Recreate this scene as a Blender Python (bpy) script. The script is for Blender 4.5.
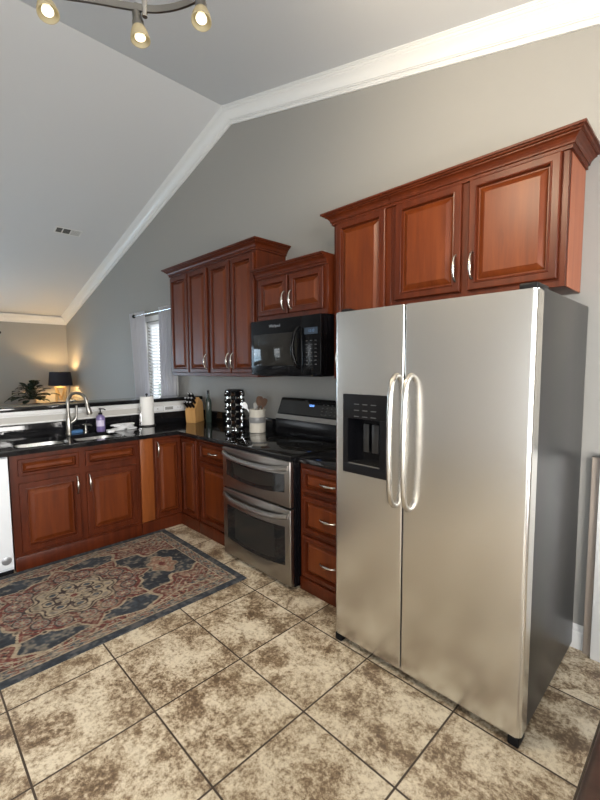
import bpy, bmesh, math, random
import numpy as np
from mathutils import Vector, Matrix
random.seed(7)
C = bpy.context.scene.collection
for o in list(bpy.data.objects): bpy.data.objects.remove(o)

# ------------------------------------------------------------------ camera
cam_d = bpy.data.cameras.new('camera'); cam = bpy.data.objects.new('camera', cam_d); C.objects.link(cam)
yaw, pit, rol = [math.radians(a) for a in (45.4498, -4.6416, -0.3606)]
F = Vector((-math.sin(yaw)*math.cos(pit), math.cos(yaw)*math.cos(pit), math.sin(pit)))
Rt = Vector((math.cos(yaw), math.sin(yaw), 0)); Up = Rt.cross(F)
R2 = Rt*math.cos(rol)+Up*math.sin(rol); U2 = Up*math.cos(rol)-Rt*math.sin(rol)
m3 = Matrix((R2, U2, -F)).transposed().to_4x4(); m3.translation = Vector((2.6377, -2.4483, 1.4671))
cam.matrix_world = m3
cam_d.sensor_fit = 'VERTICAL'; cam_d.sensor_height = 36; cam_d.lens = 36*411.17/800
cam_d.clip_start = 0.02; cam_d.clip_end = 200
bpy.context.scene.camera = cam

# ------------------------------------------------------------------ world, light, exposure
vs = bpy.context.scene.view_settings
vs.view_transform = 'Standard'; vs.look = 'None'; vs.gamma = 1; vs.use_curve_mapping = False
vs.exposure = 0.2
W = bpy.data.worlds.new('sky'); bpy.context.scene.world = W; W.use_nodes = True
wn = W.node_tree.nodes; wl = W.node_tree.links
bg = wn['Background']; bg.inputs['Strength'].default_value = 2.2
geo = wn.new('ShaderNodeTexCoord'); sep = wn.new('ShaderNodeSeparateXYZ'); rmp = wn.new('ShaderNodeValToRGB')
wl.new(geo.outputs['Generated'], sep.inputs[0]); wl.new(sep.outputs['Z'], rmp.inputs[0])
rmp.color_ramp.elements[0].position = 0.0; rmp.color_ramp.elements[0].color = (0.95, 0.95, 0.93, 1)
rmp.color_ramp.elements[1].position = 0.7; rmp.color_ramp.elements[1].color = (0.55, 0.72, 1.0, 1)
wl.new(rmp.outputs[0], bg.inputs['Color'])

def light(name, kind, loc, energy, color, **kw):
    d = bpy.data.lights.new(name, kind); d.energy = energy; d.color = color
    for k, v in kw.items(): setattr(d, k, v)
    o = bpy.data.objects.new(name, d); o.location = loc; C.objects.link(o); return o
def window_light(name, loc, direction, sx, sy, energy, color, portal=False):
    o = light(name, 'AREA', loc, energy, color, shape='RECTANGLE', size=sx, size_y=sy)
    o.rotation_euler = Vector(direction).to_track_quat('-Z', 'Y').to_euler()
    if portal: o.data.cycles.is_portal = True
    return o
DAY = (0.86, 0.93, 1.0)
# daylight arriving at each window, placed outside its glass
window_light('daylight_patio', (2.9, -5.65, 1.15), (0, 1, -0.12), 1.9, 2.1, 85, DAY)
window_light('daylight_rear', (-4.9, -5.65, 1.45), (0, 1, -0.1), 1.5, 1.4, 38, DAY)
window_light('daylight_left', (-6.62, -2.6, 1.4), (1, 0, 0.2), 1.9, 1.5, 72, (0.55, 0.78, 1.0))
window_light('daylight_right', (4.57, -2.3, 1.4), (-1, 0, -0.05), 2.1, 1.7, 275, (1.0, 0.965, 0.92))
window_light('daylight_blind', (-2.4, 0.32, 1.45), (0, -1, -0.1), 0.8, 1.4, 14, DAY)

# ------------------------------------------------------------------ materials
def mat(name, col, rough=0.5, metal=0.0, **kw):
    m = bpy.data.materials.new(name); m.use_nodes = True
    b = m.node_tree.nodes['Principled BSDF']
    b.inputs['Base Color'].default_value = (*col, 1); b.inputs['Roughness'].default_value = rough
    b.inputs['Metallic'].default_value = metal
    for k, v in kw.items(): b.inputs[k.replace('_', ' ')].default_value = v
    return m
def nodes(m): return m.node_tree.nodes, m.node_tree.links, m.node_tree.nodes['Principled BSDF']
def coords(m, scale=(1,1,1), loc=(0,0,0)):
    n, l, b = nodes(m)
    t = n.new('ShaderNodeTexCoord'); mp = n.new('ShaderNodeMapping')
    mp.inputs['Scale'].default_value = scale; mp.inputs['Location'].default_value = loc
    g = n.new('ShaderNodeNewGeometry')
    l.new(g.outputs['Position'], mp.inputs[0]); return mp.outputs[0]
def noise(m, vec, scale, detail=4, rough=0.55, dist=0.0):
    n, l, b = nodes(m); x = n.new('ShaderNodeTexNoise')
    x.inputs['Scale'].default_value = scale; x.inputs['Detail'].default_value = detail
    x.inputs['Roughness'].default_value = rough; x.inputs['Distortion'].default_value = dist
    l.new(vec, x.inputs['Vector']); return x.outputs['Fac']
def ramp(m, fac, stops):
    n, l, b = nodes(m); r = n.new('ShaderNodeValToRGB'); e = r.color_ramp.elements
    while len(e) < len(stops): e.new(0.5)
    for el, (p, c) in zip(e, stops): el.position = p; el.color = (*c, 1)
    l.new(fac, r.inputs[0]); return r.outputs[0]
def bump(m, fac, strength, dist=0.01):
    n, l, b = nodes(m); x = n.new('ShaderNodeBump')
    x.inputs['Strength'].default_value = strength; x.inputs['Distance'].default_value = dist
    l.new(fac, x.inputs['Height']); l.new(x.outputs[0], b.inputs['Normal'])
def wood(name, dark, mid, light_, rough=0.3, scale=(9, 9, 0.9)):
    m = mat(name, mid, rough); n, l, b = nodes(m)
    v = coords(m, scale); f = noise(m, v, 2.2, 6, 0.6, 0.4)
    l.new(ramp(m, f, [(0.25, dark), (0.5, mid), (0.78, light_)]), b.inputs['Base Color'])
    b.inputs['Specular IOR Level'].default_value = 0.28
    return m
CHERRY = wood('cherry_wood', (0.044, 0.0075, 0.0026), (0.074, 0.0135, 0.0036), (0.108, 0.021, 0.005), 0.36)
ENDP = wood('salmon_end_wood', (0.24, 0.075, 0.038), (0.30, 0.10, 0.052), (0.34, 0.12, 0.065), 0.45)
CHERRYP = wood('cherry_panel_wood', (0.075, 0.0145, 0.0035), (0.115, 0.0235, 0.0046), (0.160, 0.037, 0.0068), 0.38)
FILLER = wood('cherry_filler_wood', (0.15, 0.040, 0.010), (0.21, 0.060, 0.015), (0.26, 0.080, 0.022))
TABLEW = wood('dark_table_wood', (0.018, 0.008, 0.005), (0.030, 0.013, 0.009), (0.046, 0.021, 0.014), 0.35, (1, 9, 9))
BLOCKW = wood('beech_block', (0.38, 0.20, 0.07), (0.50, 0.28, 0.10), (0.58, 0.34, 0.14), 0.45)
SPOONW = wood('spoon_wood', (0.05, 0.022, 0.010), (0.085, 0.038, 0.017), (0.12, 0.055, 0.026), 0.55)
OAK = wood('pale_oak', (0.42, 0.28, 0.14), (0.52, 0.36, 0.19), (0.6, 0.43, 0.25), 0.45, (1, 1, 9))

def paint(name, col, rough=0.6, s=0.06):
    m = mat(name, col, rough); v = coords(m, (1,1,1)); bump(m, noise(m, v, 140, 2), s, 0.004); return m
WALL = paint('greige_wall_paint', (0.295, 0.286, 0.266), 0.6)
WALLR = paint('pale_bounce_paint', (0.62, 0.60, 0.57), 0.6)  # made pale so the unseen rear wall bounces light and brightens the fridge
CEIL = paint('ceiling_paint', (0.64, 0.65, 0.665), 0.8, 0.15)
TRIM = paint('white_trim_paint', (0.72, 0.72, 0.71), 0.35, 0.0)
BAND = paint('cream_panel_paint', (0.50, 0.485, 0.45), 0.45, 0.0)

TILE = mat('mottled_floor_tile', (0.5, 0.4, 0.28), 0.32)
def build_tile():
    n, l, b = nodes(TILE)
    v = coords(TILE, (1,1,1), (-0.5733+0.45*40, 1.7421+0.45*40, 0))
    br = n.new('ShaderNodeTexBrick'); l.new(v, br.inputs['Vector'])
    br.offset = 0; br.squash = 1
    for k, x in (('Scale', 1), ('Mortar Size', 0.0042), ('Mortar Smooth', 0.15), ('Brick Width', 0.45), ('Row Height', 0.45), ('Bias', 0)):
        br.inputs[k].default_value = x
    br.inputs['Color1'].default_value = (0,0,0,1); br.inputs['Color2'].default_value = (1,1,1,1); br.inputs['Mortar'].default_value = (0,0,0,1)
    sc = n.new('ShaderNodeVectorMath'); sc.operation = 'SCALE'; sc.inputs['Scale'].default_value = 37.0
    l.new(br.outputs['Color'], sc.inputs[0])
    ad = n.new('ShaderNodeVectorMath'); ad.operation = 'ADD'; l.new(v, ad.inputs[0]); l.new(sc.outputs[0], ad.inputs[1])
    big = noise(TILE, ad.outputs[0], 5.5, 10, 0.78, 0.3); fine = noise(TILE, ad.outputs[0], 60.0, 5, 0.8)
    mx = n.new('ShaderNodeMath'); mx.operation = 'MULTIPLY_ADD'; mx.inputs[1].default_value = 0.55; 
    l.new(fine, mx.inputs[0]); l.new(big, mx.inputs[2])
    col = ramp(TILE, mx.outputs[0], [(0.645, (0.125, 0.083, 0.050)), (0.715, (0.25, 0.18, 0.112)), (0.772, (0.46, 0.38, 0.268)), (0.87, (0.69, 0.615, 0.475))])
    mix = n.new('ShaderNodeMix'); mix.data_type = 'RGBA'
    l.new(br.outputs['Fac'], mix.inputs[0]); l.new(col, mix.inputs[6]); mix.inputs[7].default_value = (0.055, 0.038, 0.026, 1)
    l.new(mix.outputs[2], b.inputs['Base Color'])
    inv = n.new('ShaderNodeMath'); inv.operation = 'MULTIPLY_ADD'; inv.inputs[1].default_value = -1.0; inv.inputs[2].default_value = 1.0
    l.new(br.outputs['Fac'], inv.inputs[0])
    h = n.new('ShaderNodeMath'); h.operation = 'MULTIPLY_ADD'; h.inputs[1].default_value = 0.25
    l.new(big, h.inputs[0]); l.new(inv.outputs[0], h.inputs[2]); bump(TILE, h.outputs[0], 0.35, 0.004)
    rr = n.new('ShaderNodeMath'); rr.operation = 'MULTIPLY_ADD'; rr.inputs[1].default_value = 0.4; rr.inputs[2].default_value = 0.36
    l.new(br.outputs['Fac'], rr.inputs[0]); l.new(rr.outputs[0], b.inputs['Roughness'])
build_tile()
CARPET = mat('beige_carpet', (0.42, 0.37, 0.30), 0.95); bump(CARPET, noise(CARPET, coords(CARPET), 300, 2), 0.5)
GRANITE = mat('black_granite', (0.008, 0.008, 0.009), 0.07)
def build_granite():
    n, l, b = nodes(GRANITE); f = noise(GRANITE, coords(GRANITE), 260, 2, 0.5)
    l.new(ramp(GRANITE, f, [(0.55, (0.006, 0.006, 0.007)), (0.72, (0.03, 0.03, 0.034))]), b.inputs['Base Color'])
build_granite()
def steel(name, col, rough, stretch=(2, 2, 260), s=0.03, wave=0.0):
    m = mat(name, col, rough, 1.0); n, l, b = nodes(m)
    if stretch is None: return m
    v = coords(m, stretch); f = noise(m, v, 3, 2, 0.5)
    r = n.new('ShaderNodeMath'); r.operation = 'MULTIPLY_ADD'; r.inputs[1].default_value = 0.05; r.inputs[2].default_value = rough-0.025
    l.new(f, r.inputs[0]); l.new(r.outputs[0], b.inputs['Roughness'])
    if wave:
        g = noise(m, coords(m, (0.7, 0.7, 3.2)), 1.3, 1, 0.4); bump(m, g, wave, 0.02)
    return m
STEEL = steel('brushed_stainless', (0.69, 0.675, 0.65), 0.25, None)
RSTEEL = steel('range_stainless', (0.36, 0.34, 0.32), 0.30)
SINKS = steel('sink_stainless', (0.62, 0.62, 0.61), 0.28)
CHROME = mat('chrome', (0.75, 0.75, 0.76), 0.12, 1.0)
NICKEL = mat('satin_nickel', (0.56, 0.535, 0.49), 0.27, 1.0)
BRUSHN = mat('faucet_nickel', (0.30, 0.285, 0.26), 0.28, 1.0)
FSIDE = mat('grey_fridge_enamel', (0.018, 0.0185, 0.0195), 0.32)
BLACK = mat('black_enamel', (0.004, 0.004, 0.005), 0.14, 0, Specular_IOR_Level=0.16)
MATTE = mat('black_plastic', (0.006, 0.006, 0.007), 0.42, 0, Specular_IOR_Level=0.14)
DARKGLASS = mat('dark_oven_glass', (0.012, 0.012, 0.012), 0.05)
OVENIN = mat('oven_interior_glass', (0.022, 0.021, 0.019), 0.06, 0, Specular_IOR_Level=0.25)
GREYMARK = mat('grey_print', (0.06, 0.062, 0.065), 0.5)
PADDLE = mat('smoky_paddle', (0.018, 0.018, 0.019), 0.3)
STRIP = mat('brown_edge_strip', (0.34, 0.285, 0.24), 0.5)
WHITEP = mat('white_plastic', (0.78, 0.79, 0.80), 0.35)
WHITEAPP = mat('white_appliance', (0.72, 0.76, 0.80), 0.25)
GREYP = mat('grey_plastic', (0.30, 0.30, 0.29), 0.4)
SILVERB = mat('silver_badge', (0.32, 0.33, 0.35), 0.35, 0.6)
PAPER = mat('paper_towel', (0.80, 0.79, 0.76), 0.95); bump(PAPER, noise(PAPER, coords(PAPER), 130, 2), 0.3, 0.003)
LAVENDER = mat('lavender_bottle', (0.19, 0.15, 0.33), 0.3)
LABELW = mat('pale_label', (0.62, 0.56, 0.72), 0.5)
SPONGE = mat('blue_sponge', (0.05, 0.14, 0.30), 0.9)
CROCK = mat('cream_ceramic', (0.66, 0.62, 0.54), 0.25)
CROCKB = mat('grey_glaze_band', (0.22, 0.22, 0.22), 0.3)
BOTTLE = mat('dark_green_glass', (0.030, 0.042, 0.036), 0.08)
JARG = mat('spice_jar_glass', (0.05, 0.03, 0.02), 0.08)
LEAF = mat('dark_leaf', (0.006, 0.016, 0.007), 0.5, 0, Specular_IOR_Level=0.25)
SOIL = mat('soil', (0.03, 0.02, 0.012), 0.95)
POT = mat('pale_pot', (0.42, 0.36, 0.28), 0.6)
SHADE = mat('navy_lamp_shade', (0.012, 0.013, 0.022), 0.85)
SHADEIN = mat('lamp_shade_lining', (0.75, 0.68, 0.55), 0.8)
GOLD = mat('gilded_metal', (0.34, 0.25, 0.13), 0.4, 0.5)
CURTAIN = mat('pale_grey_curtain', (0.62, 0.62, 0.645), 0.9)
def build_curtain():
    n, l, b = nodes(CURTAIN)
    t = n.new('ShaderNodeBsdfTranslucent'); t.inputs[0].default_value = (0.52, 0.53, 0.62, 1)
    mx = n.new('ShaderNodeMixShader'); mx.inputs[0].default_value = 0.35
    l.new(b.outputs[0], mx.inputs[1]); l.new(t.outputs[0], mx.inputs[2]); l.new(mx.outputs[0], n['Material Output'].inputs[0])
build_curtain()
BLIND = mat('white_blind', (0.80, 0.80, 0.80), 0.5)
IRON = mat('dark_iron', (0.02, 0.018, 0.017), 0.4, 0.5)
def glass_pane(name):
    m = bpy.data.materials.new(name); m.use_nodes = True; n = m.node_tree.nodes; l = m.node_tree.links
    n.remove(n['Principled BSDF']); t = n.new('ShaderNodeBsdfTransparent'); g = n.new('ShaderNodeBsdfGlossy')
    g.inputs['Roughness'].default_value = 0.0; mx = n.new('ShaderNodeMixShader'); mx.inputs[0].default_value = 0.06
    l.new(t.outputs[0], mx.inputs[1]); l.new(g.outputs[0], mx.inputs[2]); l.new(mx.outputs[0], n['Material Output'].inputs[0]); return m
PANE = glass_pane('window_glass')
def emit(name, col, s, base=(0.8, 0.8, 0.8)):
    return mat(name, base, 0.4, 0, Emission_Color=(*col, 1), Emission_Strength=s)
BULB = emit('lamp_bulb', (1.0, 0.78, 0.45), 14)
SPOTBULB = emit('spot_bulb', (1.0, 0.86, 0.58), 1.1)
FROST = mat('frosted_shade_glass', (0.55, 0.50, 0.36), 0.35)
def build_frost():
    n, l, b = nodes(FROST)
    t = n.new('ShaderNodeBsdfTranslucent'); t.inputs[0].default_value = (0.60, 0.53, 0.36, 1)
    mx = n.new('ShaderNodeMixShader'); mx.inputs[0].default_value = 0.6
    l.new(b.outputs[0], mx.inputs[1]); l.new(t.outputs[0], mx.inputs[2]); l.new(mx.outputs[0], n['Material Output'].inputs[0])
build_frost()
CLOCK = emit('blue_display', (0.15, 0.35, 1.0), 3.0, (0.01, 0.01, 0.02))
DIGIT = emit('dim_digit', (0.3, 0.5, 0.8), 0.35, (0.01, 0.01, 0.02))
DIMDISP = emit('dim_blue_display', (0.10, 0.22, 0.42), 0.06, (0.01, 0.015, 0.02))
GRASS = mat('lawn', (0.07, 0.13, 0.03), 0.9)
HEDGE = mat('hedge_leaves', (0.04, 0.09, 0.025), 0.8); bump(HEDGE, noise(HEDGE, coords(HEDGE), 8, 4), 1.0, 0.2)

# ------------------------------------------------------------------ mesh helpers
def quad_box(bm, x0, x1, y0, y1, z0, z1, bev=0.0, seg=2):
    r = bmesh.ops.create_cube(bm, size=1)
    vs_ = r['verts']
    for v in vs_:
        v.co = Vector((x0+(v.co.x+.5)*(x1-x0), y0+(v.co.y+.5)*(y1-y0), z0+(v.co.z+.5)*(z1-z0)))
    if bev:
        es = list({e for v in vs_ for e in v.link_edges})
        bmesh.ops.bevel(bm, geom=es, offset=bev, segments=seg, affect='EDGES', profile=0.5)
def B(*a, bev=0.0, seg=2):
    bm = bmesh.new(); quad_box(bm, *a, bev=bev, seg=seg); return bm
def boxes(L, bev=0.0):
    bm = bmesh.new()
    for b in L: quad_box(bm, *b, bev=bev)
    return bm
def tube(bm, pts, r, seg=12, cap=True, flat=None):
    pts = [Vector(p) for p in pts]; n = len(pts)
    rs = r if isinstance(r, (list, tuple)) else [r]*n
    rings = []; prev = None
    for i, p in enumerate(pts):
        t = (pts[min(i+1, n-1)]-pts[max(i-1, 0)]).normalized()
        if prev is None:
            a = Vector((0,0,1)) if abs(t.z) < 0.9 else Vector((1,0,0))
            u = t.cross(a).normalized()
        else:
            u = (prev-t*prev.dot(t)).normalized()
        prev = u; w = t.cross(u)
        rings.append([bm.verts.new(p+(u*math.cos(k*2*math.pi/seg)+w*math.sin(k*2*math.pi/seg))*rs[i]) for k in range(seg)])
    for a, b in zip(rings, rings[1:]):
        for k in range(seg): bm.faces.new((a[k], a[(k+1)%seg], b[(k+1)%seg], b[k]))
    if cap:
        bm.faces.new(rings[0][::-1]); bm.faces.new(rings[-1])
def lathe(bm, prof, loc=(0,0,0), seg=28, axis=None):
    """prof: (r, z) list, revolved about z, then turned so z points along axis"""
    q = Vector((0,0,1)).rotation_difference(Vector(axis)) if axis is not None else None
    rings = []
    for r, z in prof:
        if r <= 1e-6:
            c = Vector((0,0,z)); c = q @ c if q else c
            rings.append([bm.verts.new(c+Vector(loc))])
        else:
            ring = []
            for k in range(seg):
                c = Vector((r*math.cos(2*math.pi*k/seg), r*math.sin(2*math.pi*k/seg), z)); c = q @ c if q else c
                ring.append(bm.verts.new(c+Vector(loc)))
            rings.append(ring)
    for a, b in zip(rings, rings[1:]):
        if len(a) == 1 and len(b) == 1: continue
        for k in range(seg):
            k2 = (k+1) % seg
            if len(a) == 1: bm.faces.new((a[0], b[k], b[k2]))
            elif len(b) == 1: bm.faces.new((a[k], a[k2], b[0]))
            else: bm.faces.new((a[k], a[k2], b[k2], b[k]))
def prism(bm, poly, axis, a0, a1):
    """poly of 2-D points; axis 'x': (y,z) poly, 'y': (x,z), 'z': (x,y)"""
    def P(p, a): return {'x': (a, p[0], p[1]), 'y': (p[0], a, p[1]), 'z': (p[0], p[1], a)}[axis]
    A = [bm.verts.new(P(p, a0)) for p in poly]; D = [bm.verts.new(P(p, a1)) for p in poly]
    bm.faces.new(A[::-1]); bm.faces.new(D); n = len(poly)
    for i in range(n): bm.faces.new((A[i], A[(i+1)%n], D[(i+1)%n], D[i]))
def hexa(bm, c):
    v = [bm.verts.new(p) for p in c]
    for f in ((3,2,1,0), (4,5,6,7), (0,1,5,4), (1,2,6,5), (2,3,7,6), (3,0,4,7)): bm.faces.new([v[i] for i in f])
OFF = {}
def obj(name, bm, m, parent=None, sharp=38, local=False):
    """ONE mesh object; vertices are given in world space and moved into the parent's frame"""
    bmesh.ops.recalc_face_normals(bm, faces=bm.faces[:])
    off = OFF.get(parent.name, Vector()) if parent else Vector()
    if not local and parent: bmesh.ops.translate(bm, verts=bm.verts[:], vec=-off)
    for f in bm.faces: f.smooth = True
    for e in bm.edges:
        e.smooth = not (len(e.link_faces) != 2 or e.calc_face_angle(0) > math.radians(sharp))
    me = bpy.data.meshes.new(name); bm.to_mesh(me); bm.free()
    if m: me.materials.append(m)
    o = bpy.data.objects.new(name, me); C.objects.link(o)
    if parent: o.parent = parent
    OFF[o.name] = off
    return o
def tag(o, label, cat, group=None, kind=None):
    o['label'] = label; o['category'] = cat
    if group: o['group'] = group
    if kind: o['kind'] = kind
    return o
def thing(name, label, cat, loc=(0,0,0), group=None):
    o = bpy.data.objects.new(name, None); C.objects.link(o); o.location = loc; o.empty_display_size = 0.05
    OFF[o.name] = Vector(loc); return tag(o, label, cat, group)
def struct(name, bm, m, parent=None, sharp=38):
    o = obj(name, bm, m, parent, sharp)
    if not parent: o['kind'] = 'structure'
    return o
def copy_tree(root, loc, label=None, rotz=None):
    r = root.copy(); C.objects.link(r); r.location = loc; OFF[r.name] = Vector(loc)
    if rotz is not None: r.rotation_euler[2] = rotz
    if label: r['label'] = label
    for ch in list(root.children):
        c = ch.copy(); C.objects.link(c); c.parent = r; OFF[c.name] = Vector(loc)
        for g in list(ch.children):
            d = g.copy(); C.objects.link(d); d.parent = c
    return r
def cut(o, bm):
    me = bpy.data.meshes.new('cutter'); bmesh.ops.recalc_face_normals(bm, faces=bm.faces[:]); bm.to_mesh(me); bm.free()
    k = bpy.data.objects.new('cutter', me); C.objects.link(k)
    if o.parent: k.parent = o.parent; k.matrix_parent_inverse = Matrix.Translation(-OFF[o.parent.name]) @ Matrix()
    md = o.modifiers.new('b', 'BOOLEAN'); md.object = k; md.operation = 'DIFFERENCE'; md.solver = 'EXACT'
    dg = bpy.context.evaluated_depsgraph_get(); dg.update()
    new = bpy.data.meshes.new_from_object(o.evaluated_get(dg)); o.modifiers.clear(); o.data = new
    bpy.data.objects.remove(k)
def text_mesh(name, body, size, m, parent, mw, depth=0.0006):
    cu = bpy.data.curves.new(name, 'FONT'); cu.body = body; cu.size = size; cu.align_x = 'CENTER'; cu.align_y = 'CENTER'; cu.extrude = depth
    t = bpy.data.objects.new('tmp', cu); C.objects.link(t)
    dg = bpy.context.evaluated_depsgraph_get(); dg.update()
    me = bpy.data.meshes.new_from_object(t.evaluated_get(dg)); bpy.data.objects.remove(t)
    bm = bmesh.new(); bm.from_mesh(me); bmesh.ops.transform(bm, matrix=mw, verts=bm.verts[:])
    return obj(name, bm, m, parent)
def frame_m(o, u, n):
    """matrix: local x along u, local y up, local z along n"""
    u = Vector(u); n = Vector(n); v = n.cross(u)
    M_ = Matrix((u, v, n)).transposed().to_4x4(); M_.translation = Vector(o); return M_

# ------------------------------------------------------------------ the room
XL, XR, YB, YR = -6.35, 4.3, 0.0, -5.4
RX, RZ = -0.765, 3.912
def zc(x): return RZ-0.2649*(RX-x) if x < RX else RZ-0.2498*(x-RX)
T = 0.14
bm = bmesh.new(); quad_box(bm, -1.56, XR+T, YR-T, YB+T, -0.12, 0.0); struct('floor', bm, TILE)
bm = bmesh.new(); quad_box(bm, XL-T, -1.56, YR-T, YB+T, -0.12, 0.0); struct('floor_living', bm, CARPET)
def wall(name, axis, at, out, u0, u1, holes, sloped, m=None):
    """wall with rectangular holes (u0,u1,z0,z1); axis 'x' runs along x at y=at"""
    us = sorted({u0, u1, *[h[0] for h in holes], *[h[1] for h in holes]} | ({RX} if sloped else set()))
    bm = bmesh.new()
    for a, b in zip(us, us[1:]):
        mid = (a+b)/2; hs = sorted([(h[2], h[3]) for h in holes if h[0] < mid < h[1]])
        top = (lambda u: zc(u)+0.02) if sloped else (lambda u: zc(at)+0.02)
        z = -0.1; segs = []
        for h0, h1 in hs: segs.append((z, h0)); z = h1
        segs.append((z, None))
        for s0, s1 in segs:
            ta, tb = (s1, s1) if s1 is not None else (top(a), top(b))
            if axis == 'x':
                hexa(bm, [(a,at,s0), (b,at,s0), (b,at+out,s0), (a,at+out,s0), (a,at,ta), (b,at,tb), (b,at+out,tb), (a,at+out,ta)])
            else:
                hexa(bm, [(at,a,s0), (at,b,s0), (at+out,b,s0), (at+out,a,s0), (at,a,ta), (at,b,tb), (at+out,b,tb), (at+out,a,ta)])
    return struct(name, bm, m or WALL)
WB = (-2.76, -2.02, 0.85, 2.07)
WP = (2.0, 3.85, 0.04, 2.10); WR = (-5.55, -4.25, 0.75, 2.1)
WLs = (-3.5, -1.7, 0.7, 2.05); WRt = (-3.4, -1.3, 0.7, 2.25)
wall('wall_back', 'x', 0.0, T, XL, XR, [WB], True)
wall('wall_rear', 'x', YR, -T, XL, XR, [WP, WR], True, WALLR)
wall('wall_left', 'y', XL, -T, YR, 0.0, [WLs], False)
wall('wall_right', 'y', XR, T, YR, 0.0, [WRt], False)
bm = bmesh.new()
for a, b in ((XL-T, RX), (RX, XR+T)):
    za, zb = zc(a), zc(b)
    hexa(bm, [(a,YR-T,za), (b,YR-T,zb), (b,YB+T,zb), (a,YB+T,za), (a,YR-T,za+.12), (b,YR-T,zb+.12), (b,YB+T,zb+.12), (a,YB+T,za+.12)])
bmesh.ops.remove_doubles(bm, verts=bm.verts[:], dist=1e-5)
struct('ceiling', bm, CEIL, sharp=5)
# crown moulding: section (projection from wall, drop below ceiling)
CROWN = [(0.0, -0.01), (0.106, -0.01), (0.106, 0.008), (0.100, 0.010), (0.100, 0.017), (0.094, 0.019), (0.091, 0.026), (0.084, 0.031), (0.081, 0.031), (0.079, 0.037), (0.070, 0.043), (0.058, 0.053), (0.047, 0.066), (0.038, 0.081), (0.032, 0.096), (0.026, 0.098), (0.026, 0.104), (0.016, 0.106), (0.016, 0.118), (0.011, 0.122), (0.011, 0.130), (0.0, 0.130)]
def crown_run(name, rows):
    bm = bmesh.new(); rr = [[bm.verts.new(p) for p in r] for r in rows]; n = len(rr[0])
    for a, b in zip(rr, rr[1:]):
        for i in range(n): bm.faces.new((a[i], a[(i+1)%n], b[(i+1)%n], b[i]))
    bm.faces.new(rr[0][::-1]); bm.faces.new(rr[-1]); return struct(name, bm, TRIM, sharp=25)
crown_run('trim_1', [[(x, -p, zc(x)-d) for p, d in CROWN] for x in (XL, RX, XR)])
zl = zc(XL)
crown_run('trim_2', [[(XL+p, y, zc(XL)-d) for p, d in CROWN] for y in (YR, 0.0)])
crown_run('trim_3', [[(x, YR+p, zc(x)-d) for p, d in CROWN] for x in (XL, RX, XR)])
# baseboards
def baseboard(name, pts_fn, a, b):
    prof = [(0, 0), (0.016, 0), (0.016, 0.085), (0.011, 0.092), (0.011, 0.108), (0.006, 0.116), (0.004, 0.125), (0, 0.125)]
    bm = bmesh.new(); A = [bm.verts.new(pts_fn(a, p, z)) for p, z in prof]; D = [bm.verts.new(pts_fn(b, p, z)) for p, z in prof]
    n = len(prof); bm.faces.new(A[::-1]); bm.faces.new(D)
    for i in range(n): bm.faces.new((A[i], A[(i+1)%n], D[(i+1)%n], D[i]))
    return struct(name, bm, TRIM, sharp=20)
baseboard('baseboard_back', lambda a, p, z: (a, -p, z), 1.30, XR)
baseboard('baseboard_right', lambda a, p, z: (XR-p, a, z), YR, 0)
baseboard('baseboard_left', lambda a, p, z: (XL+p, a, z), YR, 0)
baseboard('baseboard_living', lambda a, p, z: (a, -p, z), XL, -1.70)
# windows
def window(name, axis, at, out, h, mull_u, mull_z, casing=0.07):
    u0, u1, z0, z1 = h; s = 1 if out > 0 else -1
    def bx(bm, ua, ub, d0, d1, za, zb):
        d0, d1 = sorted((at+s*d0, at+s*d1))
        if axis == 'x': quad_box(bm, ua, ub, d0, d1, za, zb, bev=0.003, seg=1)
        else: quad_box(bm, d0, d1, ua, ub, za, zb, bev=0.003, seg=1)
    bm = bmesh.new()
    c = casing
    for r in ((u0-c, u0, -0.018, 0.0, z0-c, z1+c), (u1, u1+c, -0.018, 0.0, z0-c, z1+c), (u0, u1, -0.018, 0.0, z1, z1+c), (u0, u1, -0.018, 0.0, z0-c, z0)):
        bx(bm, *r)
    f = 0.045
    for r in ((u0, u0+f, 0.05, 0.10, z0, z1), (u1-f, u1, 0.05, 0.10, z0, z1), (u0+f, u1-f, 0.05, 0.10, z1-f, z1), (u0+f, u1-f, 0.05, 0.10, z0, z0+f)):
        bx(bm, *r)
    for k in range(1, mull_u):
        u = u0+(u1-u0)*k/mull_u; bx(bm, u-0.011, u+0.011, 0.06, 0.09, z0+f, z1-f)
    for k in range(1, mull_z):
        z = z0+(z1-z0)*k/mull_z; bx(bm, u0+f, u1-f, 0.061, 0.089, z-0.011, z+0.011)
    w = struct(name, bm, TRIM)
    bm = bmesh.new(); bx(bm, u0+f, u1-f, 0.073, 0.077, z0+f, z1-f); obj('pane', bm, PANE, w)
    return w
window('window_1', 'x', 0.0, 1, WB, 1, 2)
window('window_2', 'x', YR, -1, WR, 3, 4)
window('window_3', 'y', XL, -1, WLs, 3, 4)
window('window_4', 'y', XR, 1, WRt, 2, 3)
window('door_1', 'x', YR, -1, WP, 2, 1)
bm = bmesh.new(); quad_box(bm, -40, 40, -40, 40, -0.4, -0.125); struct('ground', bm, GRASS)
def hedge(cx, cy, sx, sy, h, label):
    bm = bmesh.new(); bmesh.ops.create_icosphere(bm, subdivisions=4, radius=1)
    for v in bm.verts:
        n = v.co.normalized(); k = 1+0.10*math.sin(7*n.x+3*n.z)*math.cos(6*n.y)+random.uniform(-.05, .05)
        v.co = Vector((cx+n.x*sx*k, cy+n.y*sy*k, -0.125+max(0, (n.z+0.9))*h/1.9*k))
    tag(obj('hedge', bm, HEDGE), label, 'hedge', kind='stuff')
hedge(-5.6, -10.5, 3.0, 1.2, 2.6, 'dark green hedge outside the gridded rear window')
hedge(3.0, -11.0, 3.0, 1.2, 2.2, 'dark green hedge outside the glass patio door')

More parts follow.
